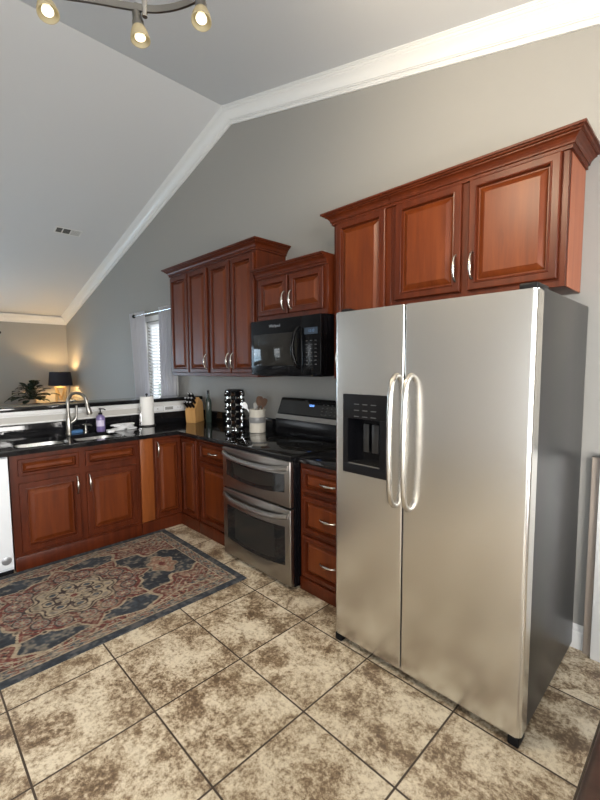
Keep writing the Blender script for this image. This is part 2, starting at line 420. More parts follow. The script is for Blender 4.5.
# pony wall between kitchen and living room, its cream band and moulding
BXW = -1.44; PY0 = -2.62
bm = bmesh.new(); quad_box(bm, -1.56, BXW, PY0, -0.001, 0.0, 1.108); struct('wall_peninsula', bm, BAND)
bm = boxes([(BXW, BXW+0.010, PY0, -0.002, 1.075, 1.108), (BXW, BXW+0.016, PY0, -0.002, 1.062, 1.074), (BXW, BXW+0.007, PY0, -0.002, 1.0, 1.012)], 0.002)
struct('trim_4', bm, TRIM)
bm = B(-1.76, -1.395, PY0-0.04, -0.003, 1.110, 1.147, bev=0.008, seg=3)
tag(obj('bar_ledge', bm, GRANITE), 'raised black granite bar ledge on top of the low wall behind the sink', 'bar counter')

# ------------------------------------------------------------------ cabinets
CT = 0.855   # underside of the worktop
PROF = [(0.003, 0.0), (0.003, 0.005), (0.0, 0.006), (0.0, 0.016), (0.002, 0.019), (0.006, 0.021), (0.042, 0.021), (0.044, 0.0245), (0.050, 0.0255), (0.053, 0.0225), (0.055, 0.016), (0.056, 0.006), (0.059, 0.0025), (0.066, 0.0025), (0.068, 0.005), (0.074, 0.0085), (0.098, 0.0185), (0.101, 0.0205)]
def panel(name, parent, o, u, n, w, h, k=1.0, label=None, m=None):
    """raised-panel front: o = lower-left corner on the carcass face, u across, n outward"""
    k = min(k, (min(w, h)/2-0.004)/0.104)
    M_ = frame_m(o, u, n); bm = bmesh.new(); rings = []
    for d, z in PROF:
        d *= k if d > 0.0065 else 1
        rings.append([bm.verts.new(M_ @ Vector(p)) for p in ((d, d, z), (w-d, d, z), (w-d, h-d, z), (d, h-d, z))])
    for a, b in zip(rings, rings[1:]):
        for i in range(4): bm.faces.new((a[i], a[(i+1)%4], b[(i+1)%4], b[i]))
    for a, b in zip(rings[12:], rings[13:]):
        for i in range(4):
            for f in a[i].link_faces:
                if f in b[i].link_faces: f.material_index = 1
    bm.faces.new(rings[-1]).material_index = 1; bm.faces.new(rings[0][::-1])
    ob = obj(name, bm, m or CHERRY, parent, sharp=12); ob.data.materials.append(CHERRYP)
    if label: ob['label'] = label
    return ob
def pull(parent, c, along, n, L=0.13):
    """ornate bow pull: ball feet, waisted and swollen grip"""
    c = Vector(c); a = Vector(along); n = Vector(n); pts = []; rs = []
    N = 22
    for i in range(N+1):
        t = i/N*2-1
        out = 0.022*(1-abs(t)**4)+0.006
        pts.append(c+a*(t*L/2)+n*out)
        rs.append(0.0056+0.0042*math.exp(-(t/0.34)**2)-0.001*math.exp(-((abs(t)-0.6)/0.12)**2)+0.002*max(0, abs(t)-0.8)*5*0.8)
    bm = bmesh.new(); tube(bm, pts, rs, 10)
    for s in (-1, 1):
        p = c+a*(s*L/2)
        tube(bm, [p, p+n*0.004, p+n*0.010], [0.0085, 0.0085, 0.005], 12)
    return obj('handle', bm, NICKEL, parent)
XP, NP = (0, 1, 0), (1, 0, 0)        # peninsula fronts: across +y, outward +x
XBk, NBk = (1, 0, 0), (0, -1, 0)     # back wall fronts: across +x, outward -y
XF = -0.842                          # peninsula face
def open_carcass(parent, x0, x1, y0, y1, z0, z1, t=0.018, front='x'):
    L = [(x0, x1, y0, y0+t, z0, z1), (x0, x1, y1-t, y1, z0, z1), (x0, x1, y0+t, y1-t, z0, z0+t)]
    if front == 'x': L += [(x0, x0+t, y0+t, y1-t, z0+t, z1), (x1-t, x1, y0+t, y1-t, z0+t, z1)]
    else: L += [(x0, x0+t, y0+t, y1-t, z0+t, z1), (x1-t, x1, y0+t, y1-t, z0+t, z1)]
    return obj('carcass', boxes(L), CHERRY, parent)
# sink base
t = thing('sink_cabinet', 'cherry wood sink base cabinet with two raised panel doors facing the rug', 'cabinet', (-1.12, -1.45, 0))
open_carcass(t, -1.415, XF, -1.908, -0.985, 0.0, CT-0.002)
for y0, y1 in ((-1.863, -1.462), (-1.415, -1.013)):
    panel('false_drawer_front', t, (XF, y0, 0.695), XP, NP, y1-y0, 0.122, 0.5)
    panel('door', t, (XF, y0, 0.130), XP, NP, y1-y0, 0.512, 0.9)
d = [c for c in t.children if c.name.startswith('door')]
pull(d[0], (XF+0.02, -1.483, 0.560), (0,0,1), NP); pull(d[1], (XF+0.02, -1.394, 0.560), (0,0,1), NP)
obj('base_board', B(XF+0.001, XF+0.014, -1.908, -0.985, 0.0, 0.105, bev=0.003), CHERRY, t)
# corner cabinet with filler strip, wrapping round to the back run
t = thing('corner_cabinet', 'cherry wood corner base cabinet between the sink and the range run', 'cabinet', (-1.0, -0.5, 0))
bm = bmesh.new(); poly = [(-1.415, -0.981), (XF, -0.981), (XF, -0.590), (-0.520, -0.590), (-0.520, -0.022), (-1.415, -0.022)]
prism(bm, poly, 'z', 0.0, CT-0.002); obj('carcass', bm, CHERRY, t)
o = obj('filler_panel', B(XF+0.0005, XF+0.012, -0.975, -0.862, 0.11, CT-0.004, bev=0.002), FILLER, t); o['label'] = 'lighter plain wood filler strip'
da = panel('door', t, (XF, -0.846, 0.122), XP, NP, 0.252, 0.705, 0.72)
pull(da, (XF+0.02, -0.824, 0.742), (0,0,1), NP)
panel('door', t, (-0.790, -0.590, 0.122), XBk, NBk, 0.250, 0.705, 0.72)
bm = bmesh.new(); prism(bm, [(XF, -0.981), (XF+0.014, -0.981), (XF+0.014, -0.604), (-0.522, -0.604), (-0.522, -0.590), (XF, -0.590)], 'z', 0, 0.105)
obj('base_board', bm, CHERRY, t)
# drawer-over-door cabinet left of the range
t = thing('base_cabinet', 'narrow cherry wood base cabinet with one drawer over a door, left of the range', 'cabinet', (-0.26, -0.3, 0))
open_carcass(t, -0.516, -0.004, -0.590, -0.022, 0.0, CT-0.002, front='y')
dr = panel('drawer', t, (-0.475, -0.590, 0.675), XBk, NBk, 0.43, 0.148, 0.5)
pull(dr, (-0.26, -0.610, 0.749), (1,0,0), NBk, 0.11)
panel('door', t, (-0.475, -0.590, 0.122), XBk, NBk, 0.43, 0.530, 0.8)
obj('base_board', B(-0.516, -0.004, -0.604, -0.591, 0.0, 0.105, bev=0.003), CHERRY, t)
# three-drawer cabinet between range and fridge
t = thing('drawer_cabinet', 'cherry wood three drawer base cabinet between the range and the fridge', 'cabinet', (1.0, -0.3, 0))
open_carcass(t, 0.768, 1.250, -0.604, -0.022, 0.0, CT-0.002, front='y')
for z0, z1 in ((0.668, 0.822), (0.402, 0.640), (0.105, 0.374)):
    dr = panel('drawer', t, (0.800, -0.604, z0), XBk, NBk, 0.43, z1-z0, 0.55)
    pull(dr, (1.015, -0.616, (z0+z1)/2), (1,0,0), NBk, 0.12)
obj('base_board', B(0.768, 1.250, -0.616, -0.605, 0.0, 0.085, bev=0.003), CHERRY, t)

# wall cabinets
def crown_piece(parent, x0, x1, yf, zt, ret0, ret1, h=0.080, p=0.066):
    prof = [(0.0, 0.0), (0.011, 0.0), (0.011, 0.014), (0.014, 0.017), (0.019, 0.017), (0.019, 0.023), (0.024, 0.034), (0.032, 0.043), (0.043, 0.049), (0.043, 0.055), (0.052, 0.056), (0.055, 0.060), (0.055, 0.063), (0.064, 0.064), (0.064, 0.075), (0.0, 0.075)]
    bm = bmesh.new(); rows = []
    path = []
    if ret0: path.append(lambda o: (x0-o, -0.002))
    path.append(lambda o: (x0-(o if ret0 else 0), yf-o)); path.append(lambda o: (x1+(o if ret1 else 0), yf-o))
    if ret1: path.append(lambda o: (x1+o, -0.002))
    for f in path: rows.append([bm.verts.new((*f(o_*p/0.062), zt+z_*h/0.075)) for o_, z_ in prof])
    n = len(prof)
    for a, b in zip(rows, rows[1:]):
        for i in range(n): bm.faces.new((a[i], a[(i+1)%n], b[(i+1)%n], b[i]))
    bm.faces.new(rows[0][::-1]); bm.faces.new(rows[-1]); return obj('crown', bm, CHERRY, parent, sharp=15)
def wall_cab(label, x0, x1, yf, z0, z1, doors, handles, ret, name='wall_cabinet', group=None, ch=0.075):
    t = thing(name, label, 'cabinet', ((x0+x1)/2, yf/2, z0), group)
    obj('carcass', B(x0, x1, yf, -0.003, z0, z1+ch-0.01, bev=0.0015, seg=1), CHERRY, t)
    ds = []
    for a, b, c, d_ in doors: ds.append(panel('door', t, (a, yf, c), XBk, NBk, b-a, d_-c, 0.8))
    for i, x, z in handles: pull(ds[i], (x, yf-0.020, z), (0,0,1), NBk)
    crown_piece(t, x0, x1, yf, z1-0.01, *ret, h=ch); return t
yl = -0.325
wall_cab('tall cherry wall cabinet beside the window, leftmost pair of doors', -1.445, -0.705, yl, 1.383, 2.415,
         [(-1.425, -1.085, 1.415, 2.385), (-1.062, -0.728, 1.415, 2.385)], [(1, -0.752, 1.52)], (True, False), group=None)
wall_cab('tall cherry wall cabinet with two doors just left of the microwave', -0.703, -0.010, yl, 1.383, 2.415,
         [(-0.682, -0.367, 1.415, 2.385), (-0.345, -0.030, 1.415, 2.385)], [(0, -0.390, 1.52), (1, -0.322, 1.52)], (False, True))
wall_cab('short cherry wall cabinet directly above the black microwave', 0.012, 0.768, -0.335, 1.826, 2.165,
         [(0.045, 0.378, 1.862, 2.140), (0.402, 0.735, 1.862, 2.140)], [(0, 0.352, 1.955), (1, 0.428, 1.955)], (False, False), ch=0.07)
wall_cab('tall single door cherry wall cabinet between the microwave and the fridge', 0.780, 1.228, -0.287, 1.383, 2.415,
         [(0.812, 1.195, 1.415, 2.405)], [(0, 0.838, 1.52)], (True, False))
wall_cab('wide cherry wall cabinet with two doors above the stainless fridge', 1.230, 2.134, -0.287, 1.820, 2.415,
         [(1.266, 1.660, 1.855, 2.405), (1.698, 2.106, 1.855, 2.405)], [(0, 1.636, 1.978), (1, 1.722, 1.978)], (False, True))
o = obj('end_panel', B(2.1342, 2.137, -0.262, -0.004, 1.822, 2.404, bev=0.001, seg=1), ENDP, bpy.data.objects['wall_cabinet.004']); o['label'] = 'lighter salmon brown end panel'  # thin sheet giving this cabinet end a lighter tone than the carcass

# ------------------------------------------------------------------ worktops
def rrect(x0, x1, y0, y1, r, n=6):
    P = []
    for cx, cy, a0 in ((x1-r, y1-r, 0), (x0+r, y1-r, 90), (x0+r, y0+r, 180), (x1-r, y0+r, 270)):
        for k in range(n+1):
            a = math.radians(a0+90*k/n); P.append((cx+r*math.cos(a), cy+r*math.sin(a)))
    return P
BOWLS = [(-1.27, -0.885, -1.845, -1.490), (-1.25, -0.885, -1.440, -1.075)]
WT = 0.890
t = thing('worktop', 'black granite L shaped worktop around the sink and into the corner', 'worktop', (-1.1, -0.6, CT))
bm = bmesh.new()
outer = [(-1.438, -2.56), (-0.792, -2.56), (-0.792, -0.640), (-0.004, -0.640), (-0.004, -0.003), (-1.438, -0.003)]
prism(bm, outer, 'z', CT, WT)
es = [e for e in bm.edges if all(v.co.z > WT-1e-4 for v in e.verts)]
bmesh.ops.bevel(bm, geom=es, offset=0.007, segments=3, affect='EDGES')
slab = obj('slab', bm, GRANITE, t)
for b in BOWLS:
    bm = bmesh.new(); prism(bm, [(x-OFF[t.name].x, y-OFF[t.name].y) for x, y in rrect(*b, 0.07)], 'z', -0.1, 0.2)
    me = bpy.data.meshes.new('cutter'); bmesh.ops.recalc_face_normals(bm, faces=bm.faces[:]); bm.to_mesh(me); bm.free()
    k = bpy.data.objects.new('cutter', me); C.objects.link(k); k.location = OFF[t.name]
    md = slab.modifiers.new('b', 'BOOLEAN'); md.object = k; md.operation = 'DIFFERENCE'; md.solver = 'EXACT'
    dg = bpy.context.evaluated_depsgraph_get(); dg.update()
    new = bpy.data.meshes.new_from_object(slab.evaluated_get(dg)); slab.modifiers.clear(); slab.data = new; bpy.data.objects.remove(k)
bm = bmesh.new(); quad_box(bm, -1.438, -1.418, -2.56, -0.024, WT, 0.998, bev=0.003); obj('backsplash', bm, GRANITE, t)
bm = bmesh.new(); quad_box(bm, -1.438, -0.004, -0.023, -0.003, WT, 0.998, bev=0.003); obj('backsplash', bm, GRANITE, t)
t = thing('worktop', 'short black granite worktop over the three drawer cabinet beside the fridge', 'worktop', (1.0, -0.3, CT))
obj('slab', B(0.764, 1.252, -0.640, -0.003, CT, WT, bev=0.006, seg=3), GRANITE, t)
obj('backsplash', B(0.764, 1.252, -0.023, -0.003, WT, 0.998, bev=0.003), GRANITE, t)
# sink
t = thing('sink', 'double bowl stainless steel sink set under the black worktop', 'sink', (-1.08, -1.46, 0.70))
for b in BOWLS:
    bm = bmesh.new(); rings = []
    for ins, z, r in ((-0.016, CT-0.001, 0.08), (-0.003, CT-0.001, 0.072), (0.004, CT-0.03, 0.068), (0.014, 0.72, 0.06), (0.030, 0.700, 0.05), (0.14, 0.694, 0.03)):
        rings.append([bm.verts.new((x, y, z)) for x, y in rrect(b[0]+ins, b[1]-ins, b[2]+ins, b[3]-ins, r)])
    n = len(rings[0])
    for a, c in zip(rings, rings[1:]):
        for i in range(n): bm.faces.new((a[i], a[(i+1)%n], c[(i+1)%n], c[i]))
    bm.faces.new(rings[-1])
    o = obj('bowl', bm, SINKS, t, sharp=60)
    md = o.modifiers.new('s', 'SOLIDIFY'); md.thickness = 0.0015; md.offset = 1
    cx, cy = (b[0]+b[1])/2, (b[2]+b[3])/2
    bm = bmesh.new(); lathe(bm, [(0, 0.697), (0.03, 0.697), (0.034, 0.6985), (0.042, 0.6985), (0.045, 0.695), (0, 0.695)], (cx, cy, 0)); obj('drain', bm, CHROME, o)
# faucet
fx, fy = -1.350, -1.380
t = thing('faucet', 'brushed nickel gooseneck pull down faucet behind the double sink', 'faucet', (fx, fy, WT))
bm = bmesh.new(); lathe(bm, [(0, 0), (0.030, 0), (0.030, 0.006), (0.026, 0.012), (0.024, 0.10), (0.021, 0.14), (0.016, 0.16), (0, 0.16)], (fx, fy, WT)); obj('body', bm, BRUSHN, t)
pts = [(fx, fy, WT+0.15)]
sd = Vector((0.72, 0.70, 0)).normalized(); R = 0.085
for k in range(0, 19):
    a = math.pi-math.pi*1.0*k/18
    pts.append(Vector((fx, fy, WT+0.270))+sd*(R+R*math.cos(a))+Vector((0,0,R*math.sin(a)*1.05)))
e0 = pts[-1]
bm = bmesh.new(); tube(bm, pts+[e0+Vector((0,0,-0.012))+sd*0.003], 0.0135, 14); obj('spout', bm, BRUSHN, t)
bm = bmesh.new(); tube(bm, [e0+Vector((0,0,-0.008)), e0+sd*0.006+Vector((0,0,-0.03)), e0+sd*0.02+Vector((0,0,-0.095)), e0+sd*0.021+Vector((0,0,-0.10))], [0.0155, 0.017, 0.025, 0.022], 16); obj('spray_head', bm, BRUSHN, t)
bm = bmesh.new(); hp = Vector((fx, fy, WT+0.095)); hd = Vector((0.35, 0.94, 0)).normalized()
tube(bm, [hp+hd*0.015, hp+hd*0.045+Vector((0,0,0.02)), hp+hd*0.060+Vector((0,0,0.04))], [0.019, 0.018, 0.014], 14)
tube(bm, [hp+hd*0.058+Vector((0,0,0.035)), hp+hd*0.066+Vector((0,0,0.075)), hp+hd*0.066+Vector((0,0,0.15))], [0.010, 0.008, 0.010], 12); obj('handle', bm, BRUSHN, t)
# built-in soap pump
sx, sy = -1.345, -1.245
t = thing('soap_pump', 'small brushed nickel soap pump mounted right of the faucet', 'soap pump', (sx, sy, WT))
bm = bmesh.new(); lathe(bm, [(0, 0), (0.020, 0), (0.020, 0.008), (0.013, 0.014), (0.012, 0.045), (0.009, 0.05), (0.009, 0.062), (0, 0.062)], (sx, sy, WT)); obj('base', bm, BRUSHN, t)
bm = bmesh.new(); tube(bm, [(sx-0.01, sy-0.008, WT+0.066), (sx+0.03, sy+0.02, WT+0.068), (sx+0.052, sy+0.036, WT+0.060)], [0.011, 0.0085, 0.006], 12); obj('spout', bm, BRUSHN, t)
# sponge on a dish
bm = bmesh.new(); quad_box(bm, -1.392, -1.315, -1.37, -1.275, WT, WT+0.030, bev=0.008, seg=3); tag(obj('sponge', bm, SPONGE), 'blue sponge lying between the faucet and the soap pump', 'sponge')
# lavender soap bottle
sx, sy = -1.285, -1.135
t = thing('soap_bottle', 'lavender hand soap bottle with black pump beside the sink', 'soap bottle', (sx, sy, WT))
bm = bmesh.new(); lathe(bm, [(0, 0), (0.034, 0), (0.038, 0.006), (0.038, 0.125), (0.034, 0.140), (0.016, 0.152), (0.014, 0.160), (0, 0.160)], (sx, sy, WT)); obj('bottle', bm, LAVENDER, t)
bm = bmesh.new()
A = []; 
for k in range(9):
    a = math.radians(-95+k*15); A.append((sx+0.0386*math.cos(a), sy+0.0386*math.sin(a)))
lo = [bm.verts.new((*p, WT+0.05)) for p in A]; hi = [bm.verts.new((*p, WT+0.105)) for p in A]
for k in range(8): bm.faces.new((lo[k], lo[k+1], hi[k+1], hi[k]))
o = obj('paper_label', bm, LABELW, t)
bm = bmesh.new(); lathe(bm, [(0, 0.155), (0.017, 0.155), (0.017, 0.172), (0.006, 0.174), (0.005, 0.20), (0.012, 0.201), (0.012, 0.212), (0, 0.212)], (sx, sy, WT))
tube(bm, [(sx, sy, WT+0.207), (sx+0.03, sy+0.022, WT+0.206), (sx+0.042, sy+0.030, WT+0.197)], 0.005, 10); obj('pump', bm, MATTE, t)
# coiled white cord
bm = bmesh.new(); pts = []
for k in range(0, 150):
    a = k*0.21; r = 0.075+0.018*math.sin(k*0.37)
    pts.append((-1.245+0.62*r*math.cos(a)+0.012*math.sin(k*.11), -0.945+1.15*r*math.sin(a)+0.012*math.cos(k*.07), WT+0.0065+0.011*(k//30)+0.003*math.sin(a)))
tube(bm, pts, 0.006, 8)
t = thing('charging_cable', 'coiled white cable lying on the black worktop left of the paper towel', 'cable', (-1.245, -0.945, WT))
obj('cord', bm, WHITEP, t)
obj('plug', B(-1.175, -1.125, -1.13, -1.075, WT, WT+0.028, bev=0.006, seg=3), WHITEP, t)
# paper towel holder
px, py = -1.325, -0.680
t = thing('paper_towel_holder', 'white paper towel roll on an upright black and chrome holder', 'paper towel', (px, py, WT))
bm = bmesh.new(); lathe(bm, [(0, 0), (0.080, 0), (0.080, 0.008), (0.074, 0.012), (0, 0.012)], (px, py, WT)); obj('base', bm, IRON, t)
bm = bmesh.new(); lathe(bm, [(0.020, 0.013), (0.062, 0.013), (0.064, 0.016), (0.064, 0.287), (0.062, 0.290), (0.020, 0.290), (0.020, 0.013)], (px, py, WT), 36); obj('roll', bm, PAPER, t)
bm = bmesh.new(); tube(bm, [(px, py, WT+0.010), (px, py, WT+0.305)], 0.006, 10); lathe(bm, [(0, 0.30), (0.010, 0.302), (0.013, 0.312), (0.010, 0.322), (0, 0.325)], (px, py, WT), 14); obj('post', bm, IRON, t)
ax, ay = px-0.01, py-0.074
bm = bmesh.new(); tube(bm, [(ax, ay, WT+0.010), (ax, ay, WT+0.17), (ax+0.004, ay+0.004, WT+0.19), (ax+0.03, ay-0.002, WT+0.195), (ax+0.036, ay-0.002, WT+0.18), (ax+0.036, ay-0.002, WT+0.010)], 0.004, 10); obj('arm', bm, CHROME, t)
# outlets on the cream band
def outlet(y0, y1, label, kinds):
    t = thing('outlet_plate', label, 'outlet', (BXW, (y0+y1)/2, 1.04)); x = BXW+0.0
    obj('plate', B(x+0.0002, x+0.006, y0, y1, 1.014, 1.061, bev=0.002), WHITEP, t)
    n = len(kinds)
    for i, k in enumerate(kinds):
        c = y0+(y1-y0)*(i+.5)/n
        if k == 't': obj('toggle', B(x+0.006, x+0.016, c-0.004, c+0.004, 1.034, 1.043, bev=0.001), GREYP, t)
        if k == 'g': obj('grey_insert', B(x+0.006, x+0.008, c-0.045, c+0.045, 1.022, 1.053, bev=0.001), GREYP, t)
        if k == 's': 
            s = obj('socket', B(x+0.006, x+0.0075, c-0.040, c+0.040, 1.022, 1.053, bev=0.001), WHITEP, t)
            for u in (-0.018, 0.008): obj('slot', B(x+0.0075, x+0.0078, c+u, c+u+0.005, 1.032, 1.044), MATTE, s)
outlet(-0.585, -0.455, 'white switch plate on the cream band right of the paper towel', 't')
outlet(-0.450, -0.215, 'white double outlet plate with a grey insert on the cream band behind the knife block', 'gs')

# ------------------------------------------------------------------ things on the corner worktop
kx, ky = -1.235, -0.20
t = thing('knife_block', 'slanted light wood knife block standing in the worktop corner', 'knife block', (kx, ky, WT))
dv = Vector((0.55, -0.83, 0)).normalized(); sdv = Vector((0.83, 0.55, 0)).normalized()
bm = bmesh.new()
prof = [(0.10, 0.0), (0.115, 0.13), (0.010, 0.265), (-0.080, 0.21), (-0.11, 0.0)]
A = [bm.verts.new(Vector((kx, ky, WT))+dv*a+sdv*(-0.055)+Vector((0,0,z))) for a, z in prof]
D = [bm.verts.new(Vector((kx, ky, WT))+dv*a+sdv*(0.055)+Vector((0,0,z))) for a, z in prof]
bm.faces.new(A); bm.faces.new(D[::-1])
for i in range(5): bm.faces.new((A[i], A[(i+1)%5], D[(i+1)%5], D[i]))
bmesh.ops.bevel(bm, geom=bm.edges[:], offset=0.005, segments=2, affect='EDGES')
obj('block', bm, BLOCKW, t)
kd = (dv*0.79+Vector((0,0,0.61))).normalized()
first = None; rows = [(0.25, 3, 'front row'), (0.55, 3, 'middle row'), (0.85, 2, 'back row')]
for fr, n, nm in rows:
    for j in range(n):
        s = (j-(n-1)/2)*0.034
        p = Vector((kx, ky, WT))+dv*(0.115+(0.010-0.115)*fr)+Vector((0,0,0.13+(0.265-0.13)*fr))+sdv*s
        side = {2: ('left', 'right'), 3: ('left', 'centre', 'right')}[n][j]
        lab = f'black handled knife in the wood block, {side} of its {nm}'
        if first is None:
            r = thing('kitchen_knife', lab, 'knife', p, 'knives in the wood block')
            bm = bmesh.new(); tube(bm, [p+kd*0.004, p+kd*0.04, p+kd*0.098], [0.012, 0.0135, 0.0145], 10); obj('handle', bm, MATTE, r)
            bm = bmesh.new(); tube(bm, [p+kd*0.098, p+kd*0.102, p+kd*0.104], [0.0125, 0.0125, 0.008], 10); obj('steel_butt', bm, CHROME, r)
            bm = bmesh.new(); tube(bm, [p-kd*0.006, p+kd*0.005], [0.0085, 0.0085], 10); obj('bolster', bm, CHROME, r)
            first = r
        else: copy_tree(first, p, lab)
# tall dark bottle
bx_, by_ = -1.105, -0.115
t = thing('oil_bottle', 'tall slim dark green bottle standing right of the knife block', 'bottle', (bx_, by_, WT))
bm = bmesh.new(); lathe(bm, [(0, 0), (0.030, 0), (0.033, 0.004), (0.033, 0.205), (0.028, 0.235), (0.014, 0.262), (0.012, 0.30), (0, 0.30)], (bx_, by_, WT)); obj('bottle', bm, BOTTLE, t)
bm = bmesh.new(); lathe(bm, [(0, 0.298), (0.014, 0.298), (0.014, 0.335), (0, 0.335)], (bx_, by_, WT), 16); obj('cap', bm, MATTE, t)
# revolving spice rack
rx, ry = -0.565, -0.165
t = thing('spice_rack', 'tall chrome revolving spice rack full of black lidded jars', 'spice rack', (rx, ry, WT))
bm = bmesh.new(); lathe(bm, [(0, 0), (0.088, 0), (0.090, 0.004), (0.090, 0.014), (0.084, 0.020), (0, 0.020)], (rx, ry, WT), 36); obj('base', bm, CHROME, t)
bm = bmesh.new(); lathe(bm, [(0, 0.352), (0.086, 0.352), (0.088, 0.356), (0.086, 0.364), (0, 0.366)], (rx, ry, WT), 36); obj('top_plate', bm, MATTE, t)
bm = bmesh.new(); quad_box(bm, rx-0.032, rx+0.032, ry-0.032, ry+0.032, WT+0.02, WT+0.352); obj('column', bm, MATTE, t)
A0 = -47
for k in range(6):
    a = math.radians(A0+30+60*k); c, s = math.cos(a), math.sin(a)
    bm = bmesh.new(); M_ = Matrix.Translation((rx+0.066*c, ry+0.066*s, WT+0.186)) @ Matrix.Rotation(a, 4, 'Z')
    quad_box(bm, -0.006, 0.006, -0.013, 0.013, -0.166, 0.166, bev=0.002, seg=1); bmesh.ops.transform(bm, matrix=M_, verts=bm.verts[:]); obj('upright', bm, CHROME, t)
first = None
for tier in range(5):
    for k in range(4):
        a = math.radians(A0-90+60*k); z = WT+0.053+0.066*tier
        col = ('left edge', 'left of the front', 'right of the front', 'right edge')[k]
        lab = f'small black lidded spice jar, {col} column of the chrome rack, {("bottom","second","middle","fourth","top")[tier]} tier'
        if first is None:
            r = thing('spice_jar', lab, 'spice jar', (rx, ry, z), 'spice jars in the revolving rack')
            ax_ = Vector((1, 0, 0.10)).normalized()
            bm = bmesh.new(); lathe(bm, [(0, 0.036), (0.022, 0.036), (0.023, 0.040), (0.023, 0.074), (0, 0.074)], (0,0,0), 18, ax_); obj('jar', bm, JARG, r, local=True)
            bm = bmesh.new(); lathe(bm, [(0, 0.074), (0.0245, 0.074), (0.0255, 0.077), (0.0255, 0.090), (0.0235, 0.093), (0, 0.093)], (0,0,0), 18, ax_); obj('lid', bm, BLACK, r, local=True)
            bm = bmesh.new(); lathe(bm, [(0.0250, 0.0735), (0.0262, 0.0745), (0.0262, 0.078), (0.0250, 0.079)], (0,0,0), 18, ax_); obj('lid_ring', bm, CHROME, [c for c in r.children if c.name.startswith('lid')][0], local=True)
            r.rotation_euler[2] = a; first = r
        else: copy_tree(first, (rx, ry, z), lab, a)
# utensil crock
cx, cy = -0.205, -0.180
t = thing('utensil_crock', 'cream ceramic crock with a grey band beside the cooktop', 'crock', (cx, cy, WT))
bm = bmesh.new(); lathe(bm, [(0, 0), (0.066, 0), (0.071, 0.004), (0.072, 0.188), (0.074, 0.191), (0.074, 0.202), (0.068, 0.206), (0.064, 0.202), (0.063, 0.012), (0, 0.010)], (cx, cy, WT), 36); obj('jar', bm, CROCK, t)
bm = bmesh.new(); lathe(bm, [(0.0722, 0.088), (0.0732, 0.090), (0.0732, 0.135), (0.0722, 0.137)], (cx, cy, WT), 36); obj('glaze_band', bm, CROCKB, t)
def utensil(name, label, cat, base, tip, head, m):
    b, e = Vector(base), Vector(tip); t = thing(name, label, cat, b, 'utensils in the crock')
    bm = bmesh.new(); d = (e-b).normalized(); tube(bm, [b, b+(e-b)*0.5, e], [0.006, 0.0065, 0.007], 10); obj('handle', bm, m, t)
    bm = bmesh.new(); side = d.cross(Vector((0.7, -0.7, 0))).normalized(); nrm = side.cross(d)
    outl = [(-0.5, 0), (0.5, 0), (1, 0.35), (1, 0.8), (0.6, 1.0), (-0.6, 1.0), (-1, 0.8), (-1, 0.35)]
    for s in (1,):
        A = [bm.verts.new(e+side*(x*head[0])+d*(y*head[1])+nrm*0.005) for x, y in outl]; D = [bm.verts.new(e+side*(x*head[0])+d*(y*head[1])-nrm*0.005) for x, y in outl]
    bm.faces.new(A); bm.faces.new(D[::-1])
    for i in range(8): bm.faces.new((A[i], A[(i+1)%8], D[(i+1)%8], D[i]))
    bmesh.ops.bevel(bm, geom=bm.edges[:], offset=0.002, segments=2, affect='EDGES'); obj('head', bm, m, t)
zb = WT+0.014
utensil('wooden_spatula', 'broad brown wooden spatula standing in the middle of the cream crock', 'spatula', (cx+0.0, cy-0.01, zb), (cx+0.012, cy+0.012, WT+0.235), (0.030, 0.085), SPOONW)
utensil('wooden_spoon', 'dark wooden spoon leaning right in the cream crock', 'spoon', (cx-0.02, cy-0.02, zb), (cx+0.038, cy+0.030, WT+0.225), (0.024, 0.080), SPOONW)
utensil('white_spatula', 'white spatula leaning left out of the cream crock', 'spatula', (cx+0.030, cy+0.030, zb), (cx-0.075, cy-0.060, WT+0.212), (0.022, 0.060), WHITEP)
utensil('ladle', 'thin grey metal utensil at the back left of the cream crock', 'ladle', (cx+0.01, cy-0.02, zb), (cx-0.040, cy+0.012, WT+0.20), (0.018, 0.06), GREYP)

# ------------------------------------------------------------------ range
t = thing('range', 'stainless double oven range with a black glass cooktop', 'range', (0.38, -0.35, 0))
obj('body', B(0.001, 0.759, -0.655, -0.012, 0.018, 0.884, bev=0.003), BLACK, t)
bm = bmesh.new()
for x in (0.05, 0.71):
    for y in (-0.60, -0.07): lathe(bm, [(0, 0), (0.02, 0), (0.02, 0.02), (0, 0.02)], (x, y, 0), 12)
obj('feet', bm, MATTE, t)
ck = obj('cooktop', B(-0.002, 0.761, -0.690, -0.150, 0.884, 0.900, bev=0.006, seg=3), DARKGLASS, t)
for (x, y, r) in ((0.2, -0.30, 0.075), (0.56, -0.30, 0.09), (0.2, -0.54, 0.10), (0.56, -0.54, 0.075)):
    bm = bmesh.new(); lathe(bm, [(r-0.002, 0.9001), (r, 0.9004), (r+0.002, 0.9001)], (x, y, 0), 40); obj('burner_ring', bm, MATTE, ck)
